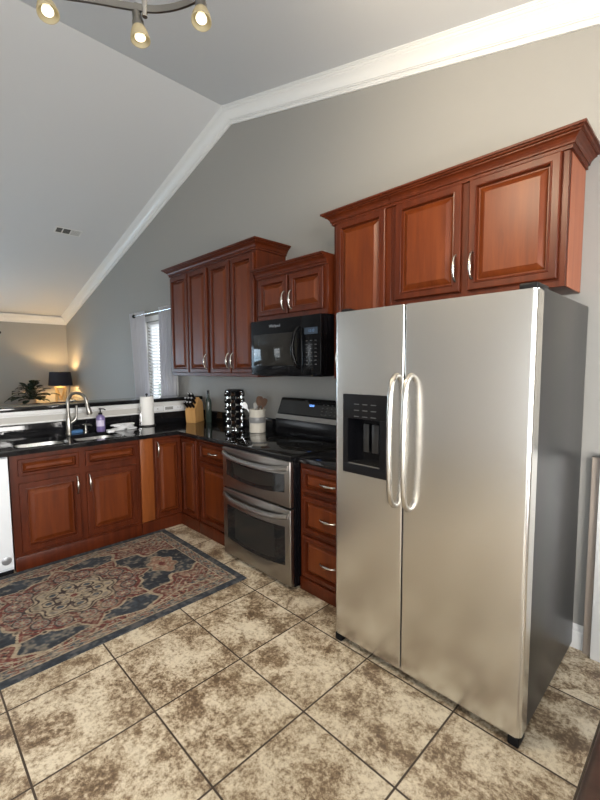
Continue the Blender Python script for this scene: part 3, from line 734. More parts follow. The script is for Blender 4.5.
def oven_door(z0, z1, wz0, wz1, hz, nm):
    yF = -0.692
    d = obj('oven_door', B(0.002, 0.758, yF, -0.657, z0, z1, bev=0.006, seg=3), RSTEEL, t)
    def arch(z0_, z1_, sag, x0, x1, y0, y1, m, name):
        bm = bmesh.new(); P = []
        N = 14
        for i in range(N+1): u = i/N; P.append((x0+(x1-x0)*u, z0_-sag*(1-(2*u-1)**2)))
        for i in range(N+1): u = 1-i/N; P.append((x0+(x1-x0)*u, z1_-sag*0.6*(1-(2*u-1)**2)))
        prism(bm, P, 'y', y0, y1); return obj(name, bm, m, d)
    arch(wz0, wz1, 0.03, 0.055, 0.705, yF-0.0015, yF+0.004, DARKGLASS, 'glass_border')
    arch(wz0+0.02, wz1-0.015, 0.022, 0.15, 0.60, yF-0.0025, yF+0.003, OVENIN, 'window')
    bm = bmesh.new(); N = 20; rows = []
    for i in range(N+1):
        u = i/N; x = 0.02+0.72*u; bow = (1-(2*u-1)**2); y = yF-0.006-0.030*min(1, bow*2.2); z = hz-0.028*bow
        rows.append([bm.verts.new((x, y+dy, z+dz)) for dy, dz in ((0.012, 0.016), (-0.004, 0.018), (-0.012, 0.008), (-0.012, -0.010), (-0.004, -0.016), (0.012, -0.014))])
    for a, b in zip(rows, rows[1:]):
        for i in range(6): bm.faces.new((a[i], a[(i+1)%6], b[(i+1)%6], b[i]))
    bm.faces.new(rows[0]); bm.faces.new(rows[-1][::-1]); obj('handle', bm, RSTEEL, d, sharp=50)
oven_door(0.558, 0.862, 0.655, 0.775, 0.818, 'upper')
oven_door(0.032, 0.545, 0.165, 0.425, 0.500, 'lower')
obj('vent_strip', B(0.004, 0.756, -0.686, -0.657, 0.865, 0.883, bev=0.003), MATTE, t)
# backguard
bm = bmesh.new(); prism(bm, [(-0.150, 0.9), (-0.014, 0.9), (-0.014, 1.205), (-0.075, 1.205), (-0.150, 1.03)], 'x', 0.004, 0.756)
bmesh.ops.bevel(bm, geom=bm.edges[:], offset=0.004, segments=2, affect='EDGES'); g = obj('backguard', bm, BLACK, t)
sl = Vector((0, 0.075, 0.175)).normalized(); nn = Vector((0, -0.175, 0.075)).normalized()
def on_guard(u0, u1, s0, s1, d):
    o = Vector((0, -0.150, 1.03)); bm = bmesh.new()
    hexa(bm, [o+Vector((u, 0, 0))+sl*s+nn*k for k in (-0.001, d) for u, s in ((u0, s0), (u1, s0), (u1, s1), (u0, s1))]); return bm
obj('steel_strip', on_guard(0.005, 0.755, 0.004, 0.042, 0.004), RSTEEL, g)
obj('control_glass', on_guard(0.02, 0.74, 0.055, 0.180, 0.003), DARKGLASS, g)
text_mesh('clock_digits', '12:10', 0.024, CLOCK, g, frame_m(Vector((0.385, -0.150, 1.03))+sl*0.135+nn*0.0035, (1,0,0), nn))
for i in range(5):
    for j in range(4):
        bm = bmesh.new()
        u = 0.50+i*0.045; s = 0.07+j*0.026; o = Vector((0, -0.150, 1.03)); k0, k1 = 0.003, 0.0034
        hexa(bm, [o+Vector((a, 0, 0))+sl*b+nn*k for k in (k0, k1) for a, b in ((u, s), (u+0.016, s), (u+0.016, s+0.004), (u, s+0.004))])
        obj('key', bm, GREYMARK, g)

# ------------------------------------------------------------------ microwave
t = thing('microwave', 'black over the range microwave hung under the short wall cabinet', 'microwave', (0.38, -0.2, 1.395))
obj('body', B(0.003, 0.760, -0.372, -0.004, 1.400, 1.824, bev=0.004), BLACK, t)
d = obj('door', B(0.003, 0.575, -0.400, -0.374, 1.405, 1.822, bev=0.006, seg=3), BLACK, t)
obj('control_panel', B(0.579, 0.760, -0.400, -0.374, 1.405, 1.822, bev=0.006, seg=3), BLACK, t)
obj('window', B(0.040, 0.530, -0.4025, -0.398, 1.475, 1.715, bev=0.002), OVENIN, d)
bm = bmesh.new(); tube(bm, [(0.556, -0.398, 1.745), (0.552, -0.42, 1.735), (0.540, -0.437, 1.70), (0.528, -0.447, 1.62), (0.532, -0.444, 1.55), (0.545, -0.43, 1.49), (0.556, -0.415, 1.465), (0.560, -0.398, 1.455)], [0.010, 0.011, 0.013, 0.015, 0.015, 0.013, 0.011, 0.010], 14); obj('handle', bm, BLACK, d)
cp = [c for c in t.children if c.name.startswith('control_panel')][0]
obj('display', B(0.605, 0.730, -0.4015, -0.399, 1.690, 1.735), DIMDISP, cp)
text_mesh('display_digits', '12:10', 0.026, DIGIT, cp, frame_m((0.672, -0.4018, 1.712), (1,0,0), (0,-1,0)), 0.0002)
for j in range(7):
    for i in range(3): obj('key', B(0.618+i*0.042, 0.636+i*0.042, -0.4012, -0.3995, 1.480+j*0.027, 1.486+j*0.027), GREYMARK, cp)
text_mesh('brand_badge', 'Whirlpool', 0.030, SILVERB, d, frame_m((0.29, -0.4005, 1.772), (1,0,0), (0,-1,0)))
obj('bottom_vent', boxes([(0.05, 0.71, -0.36+0.03*k, -0.345+0.03*k, 1.3955, 1.4005) for k in range(5)]), MATTE, t)

# ------------------------------------------------------------------ fridge
FX0, FX1, FS, YD = 1.256, 2.184, 1.660, -0.837
t = thing('refrigerator', 'large stainless side by side refrigerator with a black water dispenser', 'refrigerator', ((FX0+FX1)/2, -0.42, 0))
obj('cabinet_body', B(FX0+0.006, FX1-0.004, -0.752, -0.030, 0.035, 1.748, bev=0.004), FSIDE, t)
obj('gasket', B(FX0+0.018, FX1-0.016, -0.766, -0.7525, 0.075, 1.730), MATTE, t)
def door_prof(x0, x1, rl, rr):
    P = [(x0, -0.767), (x1, -0.767)]; n = 6
    for k in range(n+1): a = math.pi/2*k/n; P.append((x1-rr+rr*math.cos(a), YD+rr-rr*math.sin(a)))
    for k in range(n+1): a = math.pi/2*k/n; P.append((x0+rl-rl*math.sin(a), YD+rl-rl*math.cos(a)))
    return P
DZ0, DZ1 = 0.042, 1.737
def door_solid(x0, x1, rl, rr):
    bm = bmesh.new(); prism(bm, door_prof(x0, x1, rl, rr), 'z', DZ0, DZ1)
    es = [e for e in bm.edges if abs(e.verts[0].co.z-e.verts[1].co.z) < 1e-6]
    bmesh.ops.bevel(bm, geom=es, offset=0.004, segments=2, affect='EDGES'); return bm
DX = (1.318, 1.588, 0.935, 1.330)
bm = bmesh.new(); prof = door_prof(FX0, FS-0.003, 0.020, 0.006)
ld = obj('freezer_door', door_solid(FX0, FS-0.003, 0.020, 0.006), STEEL, t)
rd = obj('fridge_door', door_solid(FS+0.003, FX1, 0.006, 0.017), STEEL, t)
off = OFF[t.name]
bm = B(DX[0]+0.02, DX[1]-0.03, YD-0.05, -0.772, DX[2]+0.05, DX[3]-0.02); bmesh.ops.translate(bm, verts=bm.verts[:], vec=-off)
me = bpy.data.meshes.new('cutter'); bmesh.ops.recalc_face_normals(bm, faces=bm.faces[:]); bm.to_mesh(me); bm.free()
k = bpy.data.objects.new('cutter', me); C.objects.link(k); k.location = off
md = ld.modifiers.new('b', 'BOOLEAN'); md.object = k; md.operation = 'DIFFERENCE'; md.solver = 'EXACT'
dg = bpy.context.evaluated_depsgraph_get(); dg.update()
new = bpy.data.meshes.new_from_object(ld.evaluated_get(dg)); ld.modifiers.clear(); ld.data = new; bpy.data.objects.remove(k)
# dispenser
x0, x1, z0, z1 = DX
zi0, zi1, xi0, xi1 = z0+0.045, z0+0.275, x0+0.026, x1-0.050
disp = obj('dispenser', boxes([(x0, x1, YD-0.008, YD+0.002, zi1, z1), (x0, x1, YD-0.008, YD+0.002, z0, zi0), (x0, xi0, YD-0.008, YD+0.002, zi0, zi1), (xi1, x1, YD-0.008, YD+0.002, zi0, zi1)], 0.001), MATTE, ld)
# control area, cavity and paddles
L = [(x0+0.02, x1-0.03, -0.774, -0.7722, zi0, z1-0.03), (x0+0.02, x0+0.024, YD+0.003, -0.774, zi0, zi1), (x1-0.034, x1-0.03, YD+0.003, -0.774, zi0, zi1), (x0+0.02, x1-0.03, YD+0.003, -0.774, zi0-0.001, zi0+0.004)]
obj('dispenser_cavity', boxes(L), BLACK, ld)
obj('dispenser_paddle', boxes([((x0+x1)/2-0.045, (x0+x1)/2-0.012, -0.795, -0.787, zi0+0.06, zi1-0.03), ((x0+x1)/2+0.006, (x0+x1)/2+0.045, -0.795, -0.787, zi0+0.06, zi1-0.03)], 0.003), PADDLE, ld)
L = [((x0+x1)/2-0.015+dx*0.05, (x0+x1)/2+0.015+dx*0.05, YD-0.0086, YD-0.008, z1-0.05-0.03*j, z1-0.046-0.03*j) for dx in (-1, 0, 1) for j in range(3)]
obj('dispenser_print', boxes(L), GREYMARK, ld)
def fridge_handle(x, parent):
    pts = [(x, YD+0.002, 1.425), (x, YD-0.018, 1.420), (x, YD-0.042, 1.395), (x, YD-0.052, 1.34), (x, YD-0.058, 1.24), (x, YD-0.060, 1.125), (x, YD-0.058, 1.01), (x, YD-0.052, 0.91), (x, YD-0.042, 0.855), (x, YD-0.018, 0.830), (x, YD+0.002, 0.825)]
    bm = bmesh.new(); tube(bm, pts, 0.0125, 16); return obj('handle', bm, NICKEL, parent, sharp=60)
fridge_handle(FS-0.036, ld); fridge_handle(FS+0.036, rd)
obj('base_grille', B(FX0+0.03, FX1-0.03, -0.775, -0.753, 0.010, 0.040, bev=0.002), MATTE, t)
for x in (FX0+0.022, FX1-0.030):
    obj('roller_foot', B(x-0.018, x+0.024, -0.836, -0.760, 0.0, 0.0405, bev=0.006, seg=3), MATTE, t)
obj('hinge_cover', B(FX1-0.075, FX1-0.012, -0.80, -0.66, 1.7385, 1.765, bev=0.006, seg=3), MATTE, t)
obj('hinge_cover', B(FX0+0.010, FX0+0.060, -0.80, -0.66, 1.7385, 1.758, bev=0.006, seg=3), MATTE, t)
for f in ((0.04, 0.10),): 
    obj('rear_foot', boxes([(FX0+0.03, FX0+0.07, -0.12, -0.06, 0.0, 0.035), (FX1-0.07, FX1-0.03, -0.12, -0.06, 0.0, 0.035)]), MATTE, t)

# ------------------------------------------------------------------ dishwasher
t = thing('dishwasher', 'white dishwasher at the left end of the sink run', 'dishwasher', (-1.1, -2.22, 0))
obj('body', B(-1.40, -0.835, -2.535, -1.918, 0.03, CT-0.004, bev=0.003), WHITEAPP, t)
d = obj('door', B(-0.833, -0.800, -2.530, -1.922, 0.055, 0.845, bev=0.006, seg=3), WHITEAPP, t)
bm = bmesh.new(); lathe(bm, [(0, 0), (0.028, 0), (0.030, 0.002), (0.027, 0.004), (0, 0.004)], (-0.800, -1.965, 0.118), 24, (1,0,0)); obj('badge', bm, SILVERB, d)
obj('handle', B(-0.80, -0.772, -2.48, -1.98, 0.775, 0.80, bev=0.008, seg=3), WHITEAPP, d)
obj('toe_kick', B(-0.87, -0.838, -2.53, -1.922, 0.0, 0.05), MATTE, t)

# ------------------------------------------------------------------ rug
def build_rug():
    RX0, RX1, RY1, RL = -0.818, 0.412, -0.788, 1.84
    hw, hl = (RX1-RX0)/2, RL/2; nx, ny = 260, 404
    X = np.linspace(-hw, hw, nx+1); Y = np.linspace(-hl, hl, ny+1); XX, YY = np.meshgrid(X, Y, indexing='ij')
    rng = np.random.default_rng(3)
    def vn(cell):
        gx, gy = int(2*hw/cell)+3, int(2*hl/cell)+3; g = rng.random((gx, gy))
        a = (XX+hw)/cell; b = (YY+hl)/cell; i, j = a.astype(int), b.astype(int); u, v = a-i, b-j; u = u*u*(3-2*u); v = v*v*(3-2*v)
        return (g[i, j]*(1-u)+g[i+1, j]*u)*(1-v)+(g[i, j+1]*(1-u)+g[i+1, j+1]*u)*v
    n1 = vn(0.14); n2 = vn(0.05); n3 = vn(0.016); n4 = vn(0.02)
    navy = np.array([0.028, 0.036, 0.050]); navy2 = np.array([0.085, 0.105, 0.130]); red = np.array([0.19, 0.045, 0.035]); red2 = np.array([0.28, 0.10, 0.075])
    cream = np.array([0.50, 0.41, 0.29]); grey = np.array([0.30, 0.26, 0.22]); dark = np.array([0.045, 0.030, 0.030])
    def mixc(a, b, f): f = np.clip(f, 0, 1)[..., None]; return a*(1-f)+b*f
    col = mixc(navy+0*XX[..., None], navy2, (0.6*n1+0.4*n2-0.35)*1.6)
    aX, aY = np.abs(XX), np.abs(YY); e = np.minimum(hw-aX, hl-aY)
    def put(mask, c):
        m = mask[..., None]; return np.where(m, c, col)
    # floral filler used in red areas
    def scroll(k, ph=0.0):
        return np.sin(k*XX+2.2*np.sin(k*0.55*YY+ph)+ph)*np.sin(k*0.9*YY+2.2*np.sin(k*0.6*XX))
    sc = scroll(62); sc2 = scroll(105, 1.3)
    floral = mixc(red+0*XX[..., None], red2, n2)
    floral = np.where((np.abs(sc) < 0.16)[..., None], cream*0.95, floral); floral = np.where((sc2 > 0.62)[..., None], grey, floral); floral = np.where((sc2 < -0.72)[..., None], dark, floral)
    sand = mixc(cream+0*XX[..., None], grey, n2*0.8)
    sand = np.where((sc > 0.45)[..., None], red2, sand); sand = np.where((np.abs(sc2) < 0.10)[..., None], dark*1.6, sand); sand = np.where((sc < -0.62)[..., None], navy2, sand)
    # spandrels in the corners and along the sides
    fx, fy = hw-0.125, hl-0.125
    dx, dy = fx-aX, fy-aY; th = np.arctan2(dy/0.40, dx/0.30)
    rr = np.sqrt((dx/0.285)**2+(dy/0.46)**2)/(1+0.10*np.cos(th*12))
    side = (dx-0.035-0.030*np.cos(YY*11))  # scalloped edging along the long sides
    col = put(rr < 1.06, cream); col = put(rr < 0.99, floral); col = put((rr < 0.99) & (rr > 0.93), red); col = put(rr < 0.50, sand)
    col = put(side < 0.012, cream); col = put(side < 0.0, floral)
    # pendants at both ends
    q = np.sqrt((XX/0.125)**2+((aY-0.60)/0.085)**2)/(1+0.14*np.cos(6*np.arctan2(aY-0.60, XX)))
    col = put(q < 1.12, cream*0.8); col = put(q < 1.0, np.array([0.40, 0.22, 0.15])); col = put((q < 0.8) & (sc2 > 0.1), cream); col = put(q < 0.28, red)
    # medallion
    th = np.arctan2(YY/0.47, XX/0.40); r = np.sqrt((XX/0.40)**2+(YY/0.47)**2)
    b = 1.06-0.20*np.abs(np.sin(4*th))**0.75+0.03*np.cos(16*th)
    m = r/b
    col = put(m < 1.03, cream); col = put(m < 0.985, red); col = put(m < 0.93, floral)
    for k in range(16):
        a = 2*math.pi*k/16; px, py = 0.40*0.70*math.cos(a), 0.47*0.70*math.sin(a); d = np.hypot(XX-px, YY-py)
        col = put(d < 0.052, dark*1.4); col = put(d < 0.043, grey); col = put((d < 0.036) & (np.sin(8*np.arctan2(YY-py, XX-px)) > -0.2), red2); col = put(d < 0.014, cream)
    for k in range(16):
        a = 2*math.pi*(k+.5)/16; px, py = 0.40*0.89*math.cos(a), 0.47*0.89*math.sin(a); d = np.hypot(XX-px, YY-py)
        col = put(d < 0.020, cream*0.8); col = put(d < 0.011, dark)
    s = r/(0.52+0.05*np.cos(8*th))
    col = put(s < 1.05, dark*1.5); col = put(s < 1.0, cream); 
    lace = np.sin(26*r)*0.6+np.cos(8*th)*np.cos(20*r)
    col = put((s < 0.97) & (np.abs(lace) < 0.24), dark*1.3); col = put((s < 0.97) & (lace > 0.95), navy2); col = put((s < 0.97) & (lace < -0.98), grey)
    col = put(s < 0.16, cream); col = put(s < 0.09, red)
    # borders
    per = np.where(hw-aX < hl-aY, YY, XX)
    band = mixc(cream+0*XX[..., None], grey, n4*0.7); w = np.sin(per*58+1.5*np.sin(e*150)); w2 = np.sin(per*116)*np.sin(e*110)
    band = np.where((w > 0.45)[..., None], red2*0.9, band); band = np.where((np.abs(w2) > 0.62)[..., None], grey*0.7, band); band = np.where((w < -0.75)[..., None], navy2, band)
    col = put(e < 0.125, cream); col = put(e < 0.117, dark*1.5); col = put(e < 0.110, band); col = put(e < 0.058, cream*0.9); col = put(e < 0.049, mixc(navy*1.15+0*XX[..., None], navy2, n2*0.5))
    # worn pile
    wear = np.clip((n2*0.55+n3*0.45-0.52)*2.6, 0, 0.55)
    col = mixc(col, cream*0.85+0*col, wear*np.where(e < 0.049, 0.25, 0.8))
    col *= (0.40+0.50*n3)[..., None]
    zt = 0.007+0.0006*(n3-0.5)
    verts = [(float(x), float(y), float(z)) for x, y, z in zip(XX.ravel(), YY.ravel(), zt.ravel())]
    N = (nx+1)*(ny+1)
    idx = lambda i, j: i*(ny+1)+j
    faces = [(idx(i, j), idx(i+1, j), idx(i+1, j+1), idx(i, j+1)) for i in range(nx) for j in range(ny)]
    # skirt down to the floor
    rim = [idx(i, 0) for i in range(nx)]+[idx(nx, j) for j in range(ny)]+[idx(i, ny) for i in range(nx, 0, -1)]+[idx(0, j) for j in range(ny, 0, -1)]
    cols = col.reshape(-1, 3); extra = []
    for k in rim: verts.append((verts[k][0], verts[k][1], 0.0)); extra.append(cols[k])
    for a in range(len(rim)):
        c = (a+1) % len(rim); faces.append((rim[a], N+a, N+c, rim[c]))
    me = bpy.data.meshes.new('area_rug'); me.from_pydata(verts, [], faces); me.update()
    at = me.color_attributes.new('weave', 'FLOAT_COLOR', 'POINT')
    allc = np.vstack([cols, np.array(extra)]); rgba = np.ones((len(allc), 4), np.float32); rgba[:, :3] = np.clip(allc, 0, 1)
    at.data.foreach_set('color', rgba.ravel())
    m = mat('woven_rug', (0.3, 0.2, 0.2), 0.95); n, l, bs = nodes(m)
    ca = n.new('ShaderNodeVertexColor'); ca.layer_name = 'weave'; l.new(ca.outputs[0], bs.inputs['Base Color'])
    bump(m, noise(m, coords(m), 420, 2), 0.4, 0.003)
    me.materials.append(m)
    o = bpy.data.objects.new('area_rug', me); C.objects.link(o); o.location = ((RX0+RX1)/2, RY1-hl, 0.0005)
    tag(o, 'worn navy and red medallion area rug on the tile floor before the sink', 'rug')
build_rug()

# ------------------------------------------------------------------ window dressing
t = thing('window_blind', 'white horizontal slat blind in the window behind the bar ledge', 'blind', (-2.3, -0.0, 0.86))
ws = Matrix.Rotation(math.radians(-38), 4, 'X')
obj('headrail', B(WB[0]+0.01, WB[1]-0.01, 0.004, 0.044, 2.022, 2.064, bev=0.003), BLIND, t)
bm = bmesh.new(); z = 0.895
while z < 2.01:
    b2 = bmesh.new(); quad_box(b2, WB[0]+0.012, WB[1]-0.012, -0.022, 0.022, -0.0012, 0.0012)
    bmesh.ops.transform(b2, matrix=Matrix.Translation((0, 0.024, z)) @ ws, verts=b2.verts[:])
    me = bpy.data.meshes.new('x'); b2.to_mesh(me); b2.free(); bm.from_mesh(me); bpy.data.meshes.remove(me); z += 0.041
obj('slats', bm, BLIND, t)
obj('bottom_rail', B(WB[0]+0.012, WB[1]-0.012, 0.012, 0.040, 0.858, 0.876, bev=0.003), BLIND, t)
bm = bmesh.new()
for x in (WB[0]+0.15, WB[1]-0.15):
    for y in (0.003, 0.046): tube(bm, [(x, y, 0.86), (x, y, 2.03)], 0.0012, 6)
obj('ladder_cord', bm, BLIND, t)
def curtain_rod(label, p0, p1, inw):
    a, b = Vector(p0), Vector(p1); t = thing('curtain_rod', label, 'curtain rod', (a+b)/2); d = (b-a).normalized()
    bm = bmesh.new(); tube(bm, [a, b], 0.009, 12); obj('rod', bm, CHROME, t)
    for p, s in ((a, -1), (b, 1)):
        bm = bmesh.new(); lathe(bm, [(0, -0.004), (0.012, -0.002), (0.014, 0.012), (0.020, 0.020), (0.026, 0.038), (0.020, 0.056), (0, 0.062)], p, 16, d*s); obj('finial', bm, IRON, t)
        q = p-d*s*0.06; bm = bmesh.new(); tube(bm, [q+Vector(inw)*(0.108 if inw[1] else 0.079), q], 0.006, 10); obj('bracket', bm, IRON, t)
curtain_rod('chrome curtain rod with dark finials above the window behind the bar', (-2.86, -0.112, 2.150), (-1.80, -0.112, 2.150), (0, 1, 0))
curtain_rod('curtain rod with a dark finial high on the far left wall', (XL+0.085, -3.75, 2.10), (XL+0.085, -1.12, 2.10), (-1, 0, 0))
def curtain(label, fn, z1, z0, folds, amp, group=None):
    """fn(v) -> (start, end) of the gathered cloth on the wall at height fraction v (0 top, 1 bottom)"""
    bm = bmesh.new(); NU, NV = folds*10, 30; rows = []
    for j in range(NV+1):
        v = j/NV; (ax, ay), (bx2, by2) = fn(v); r = []
        for i in range(NU+1):
            u = i/NU; w = amp*math.sin(2*math.pi*folds*u+0.6*math.sin(3*v))*(0.75+0.25*math.sin(5*u+4*v))
            dx, dy = bx2-ax, by2-ay; L = math.hypot(dx, dy)
            r.append(bm.verts.new((ax+dx*u-dy/L*w, ay+dy*u+dx/L*w, z1+(z0-z1)*v)))
        rows.append(r)
    for a, b in zip(rows, rows[1:]):
        for i in range(NU): bm.faces.new((a[i], a[i+1], b[i+1], b[i]))
    o = obj('curtain', bm, CURTAIN, sharp=180); md = o.modifiers.new('s', 'SOLIDIFY'); md.thickness = 0.0015
    return tag(o, label, 'curtain', group)
curtain('pale grey curtain gathered at the left side of the window behind the bar', lambda v: ((-3.12+0.20*v**0.8, -0.085), (-2.63+0.10*v, -0.085)), 2.20, 0.06, 6, 0.022)
curtain('pale grey curtain hanging at the right side of the window next to the wall cabinets', lambda v: ((-2.23, -0.085), (-1.87, -0.085)), 2.20, 0.06, 6, 0.024)

# ------------------------------------------------------------------ far corner of the living room
SB = 0.82
t = thing('sideboard', 'pale wood sideboard under the lamp in the far corner', 'sideboard', (-6.0, -0.62, 0))
obj('top', B(-6.33, -5.66, -1.22, -0.06, SB-0.03, SB, bev=0.004), OAK, t)
obj('body', B(-6.32, -5.68, -1.20, -0.08, 0.10, SB-0.03), OAK, t)
for x in (-6.28, -5.72):
    for y in (-1.16, -0.12): obj('leg', B(x-0.025, x+0.025, y-0.025, y+0.025, 0, 0.10, bev=0.003), OAK, t)
for y0 in (-1.19, -0.63): 
    dd = obj('door', B(-5.68, -5.662, y0, y0+0.54, 0.12, SB-0.05, bev=0.003), OAK, t)
    bm = bmesh.new(); lathe(bm, [(0, 0), (0.006, 0), (0.012, 0.015), (0.008, 0.022), (0, 0.023)], (-5.662, y0+(0.48 if y0 < -1 else 0.06), 0.5), 12, (1,0,0)); obj('knob', bm, IRON, dd)
lx, ly = -5.92, -0.258
t = thing('table_lamp', 'lit table lamp with a navy drum shade and a gilded open base', 'lamp', (lx, ly, SB))
q = Matrix.Translation((lx, ly, SB)) @ Matrix.Rotation(math.radians(45), 4, 'Z')   # base faces the room
bm = bmesh.new(); w = 0.085
for a, b in (((-w, 0.02), (-w, 0.29)), ((w, 0.02), (w, 0.29)), ((-w, 0.29), (0, 0.06)), ((w, 0.29), (0, 0.06))):
    tube(bm, [q @ Vector((a[0], 0, a[1])), q @ Vector((b[0], 0, b[1]))], 0.020, 8)
obj('open_frame', bm, GOLD, t)
bm = bmesh.new(); quad_box(bm, -0.11, 0.11, -0.055, 0.055, 0, 0.022, bev=0.003); quad_box(bm, -0.10, 0.10, -0.035, 0.035, 0.285, 0.303, bev=0.003); bmesh.ops.transform(bm, matrix=q, verts=bm.verts[:]); obj('base', bm, GOLD, t)
bm = bmesh.new(); tube(bm, [(lx, ly, SB+0.30), (lx, ly, SB+0.40)], 0.010, 10); obj('stem', bm, GOLD, t)
sz0, sz1 = 1.148, 1.398
bm = bmesh.new(); lathe(bm, [(0.200, sz0), (0.172, sz1), (0.169, sz1), (0.197, sz0), (0.200, sz0)], (lx, ly, 0), 40); sh = obj('shade', bm, SHADE, t)
bm = bmesh.new(); lathe(bm, [(0.1965, sz0+0.002), (0.1685, sz1-0.002)], (lx, ly, 0), 40); obj('shade_lining', bm, SHADEIN, sh)
bm = bmesh.new()
for k in range(3):
    a = 2*math.pi*k/3; tube(bm, [(lx, ly, sz1-0.03), (lx+0.169*math.cos(a), ly+0.169*math.sin(a), sz1-0.012)], 0.002, 6)
tube(bm, [(lx, ly, SB+0.39), (lx, ly, sz1-0.02)], 0.004, 8); obj('harp', bm, IRON, t)
bm = bmesh.new(); lathe(bm, [(0, 0), (0.014, 0.005), (0.030, 0.045), (0.022, 0.075), (0, 0.088)], (lx, ly+0.035, SB+0.395), 18); obj('bulb', bm, BULB, t)
light('lamp_glow', 'POINT', (lx+0.03, ly-0.02, 1.275), 24, (1.0, 0.66, 0.30), shadow_soft_size=0.03)
# pale box beside the lamp
tag(obj('trinket_box', B(-5.80, -5.70, -0.19, -0.09, SB, SB+0.06, bev=0.004), WHITEP), 'small pale box at the right end of the sideboard by the lamp', 'box')
# plant
gx, gy = -5.90, -0.73
t = thing('potted_plant', 'leafy dark green plant in a pale pot on the sideboard left of the lamp', 'plant', (gx, gy, SB))
bm = bmesh.new(); lathe(bm, [(0, 0), (0.062, 0), (0.068, 0.006), (0.088, 0.085), (0.092, 0.088), (0.092, 0.098), (0.084, 0.098), (0.082, 0.080), (0, 0.078)], (gx, gy, SB)); obj('pot', bm, POT, t)
bm = bmesh.new(); lathe(bm, [(0, 0.084), (0.081, 0.084), (0.081, 0.080), (0, 0.080)], (gx, gy, SB)); obj('soil', bm, SOIL, t)
rnd = random.Random(5)
stem = bmesh.new(); lf = bmesh.new()
for k in range(75):
    a = rnd.uniform(0, 2*math.pi); el = math.radians(rnd.uniform(0, 88)); L = rnd.uniform(0.10, 0.31)
    d = Vector((math.cos(a)*math.cos(el), math.sin(a)*math.cos(el), math.sin(el)))
    if gx+d.x*(L+0.15) < XL+0.05: continue
    p0 = Vector((gx, gy, SB+0.082)); p1 = p0+d*L*0.5+Vector((0,0,0.04)); p2 = p0+d*L
    tube(stem, [p0, p1, p2], [0.004, 0.003, 0.002], 6)
    od = (Vector((d.x, d.y, d.z*0.6-0.1))).normalized(); sdv2 = od.cross(Vector((0,0,1))).normalized(); up = sdv2.cross(od)
    ll = rnd.uniform(0.10, 0.16); ww = ll*0.42; rows = []
    for i in range(7):
        u = i/6; wd = ww*math.sin(math.pi*min(1, u*0.95+0.03))**0.8; c = p2+od*(ll*u)-Vector((0,0,0.05*u*u))
        rows.append([lf.verts.new(c-sdv2*wd+up*0.012), lf.verts.new(c), lf.verts.new(c+sdv2*wd+up*0.012)])
    for r0, r1 in zip(rows, rows[1:]):
        for i in range(2): lf.faces.new((r0[i], r0[i+1], r1[i+1], r1[i]))
obj('stems', stem, LEAF, t); o = obj('leaves', lf, LEAF, t, sharp=180); o['kind'] = 'stuff'
md = o.modifiers.new('s', 'SOLIDIFY'); md.thickness = 0.0012

# ------------------------------------------------------------------ ceiling vent
vx, vy = -3.35, -0.735; ang = math.atan(0.268)
Mv = Matrix.Translation((vx, vy, zc(vx))) @ Matrix.Rotation(-ang, 4, 'Y')
t = thing('ceiling_vent', 'small white slotted air vent on the left slope of the ceiling', 'vent', (vx, vy, zc(vx)))
def vb(L, m, nm):
    bm = bmesh.new()
    for b in L: quad_box(bm, *b, bev=0.001, seg=1)
    bmesh.ops.transform(bm, matrix=Mv, verts=bm.verts[:]); return obj(nm, bm, m, t)
vb([(-0.075, -0.055, -0.155, 0.155, -0.010, -0.001), (0.055, 0.075, -0.155, 0.155, -0.010, -0.001), (-0.055, 0.055, -0.155, -0.138, -0.010, -0.001), (-0.055, 0.055, 0.138, 0.155, -0.010, -0.001), (-0.055, 0.055, -0.072, -0.060, -0.010, -0.001), (-0.055, 0.055, 0.022, 0.034, -0.010, -0.001)], TRIM, 'flange')
vb([(-0.055, 0.055, -0.138, 0.022, -0.004, -0.001)], MATTE, 'dark_duct')
vb([(-0.055, 0.055, 0.034, 0.138, -0.006, -0.001)], TRIM, 'damper')
vb([(-0.050+0.02*k, -0.046+0.02*k, -0.138, 0.138, -0.009, -0.006) for k in range(6)], GREYP, 'louvres')

# ------------------------------------------------------------------ track light
t = thing('track_light', 'curved brushed nickel track light with glowing frosted glass heads', 'ceiling light', (1.2, -1.8, zc(1.2)))
ctrl = [(0.99, -2.42), (0.97, -2.20), (1.02, -2.02), (1.10, -1.89), (1.155, -1.80), (1.215, -1.72), (1.316, -1.658), (1.45, -1.63), (1.60, -1.66), (1.72, -1.74)]
pts = []
for i in range(len(ctrl)-1):
    p = [Vector((*ctrl[max(0, min(len(ctrl)-1, i+k))], 2.70)) for k in (-1, 0, 1, 2)]
    for s in range(6):
        u = s/6; pts.append(0.5*((2*p[1])+(p[2]-p[0])*u+(2*p[0]-5*p[1]+4*p[2]-p[3])*u*u+(3*p[1]-p[0]-3*p[2]+p[3])*u**3))
bm = bmesh.new(); rows = []
for i, p in enumerate(pts):
    d = (pts[min(i+1, len(pts)-1)]-pts[max(i-1, 0)]).normalized(); s = d.cross(Vector((0,0,1)))
    rows.append([bm.verts.new(p+s*a+Vector((0,0,b))) for a, b in ((-0.004, -0.011), (0.004, -0.011), (0.004, 0.011), (-0.004, 0.011))])
for a, b in zip(rows, rows[1:]):
    for i in range(4): bm.faces.new((a[i], a[(i+1)%4], b[(i+1)%4], b[i]))
bm.faces.new(rows[0]); bm.faces.new(rows[-1][::-1]); obj('rail', bm, BRUSHN, t)
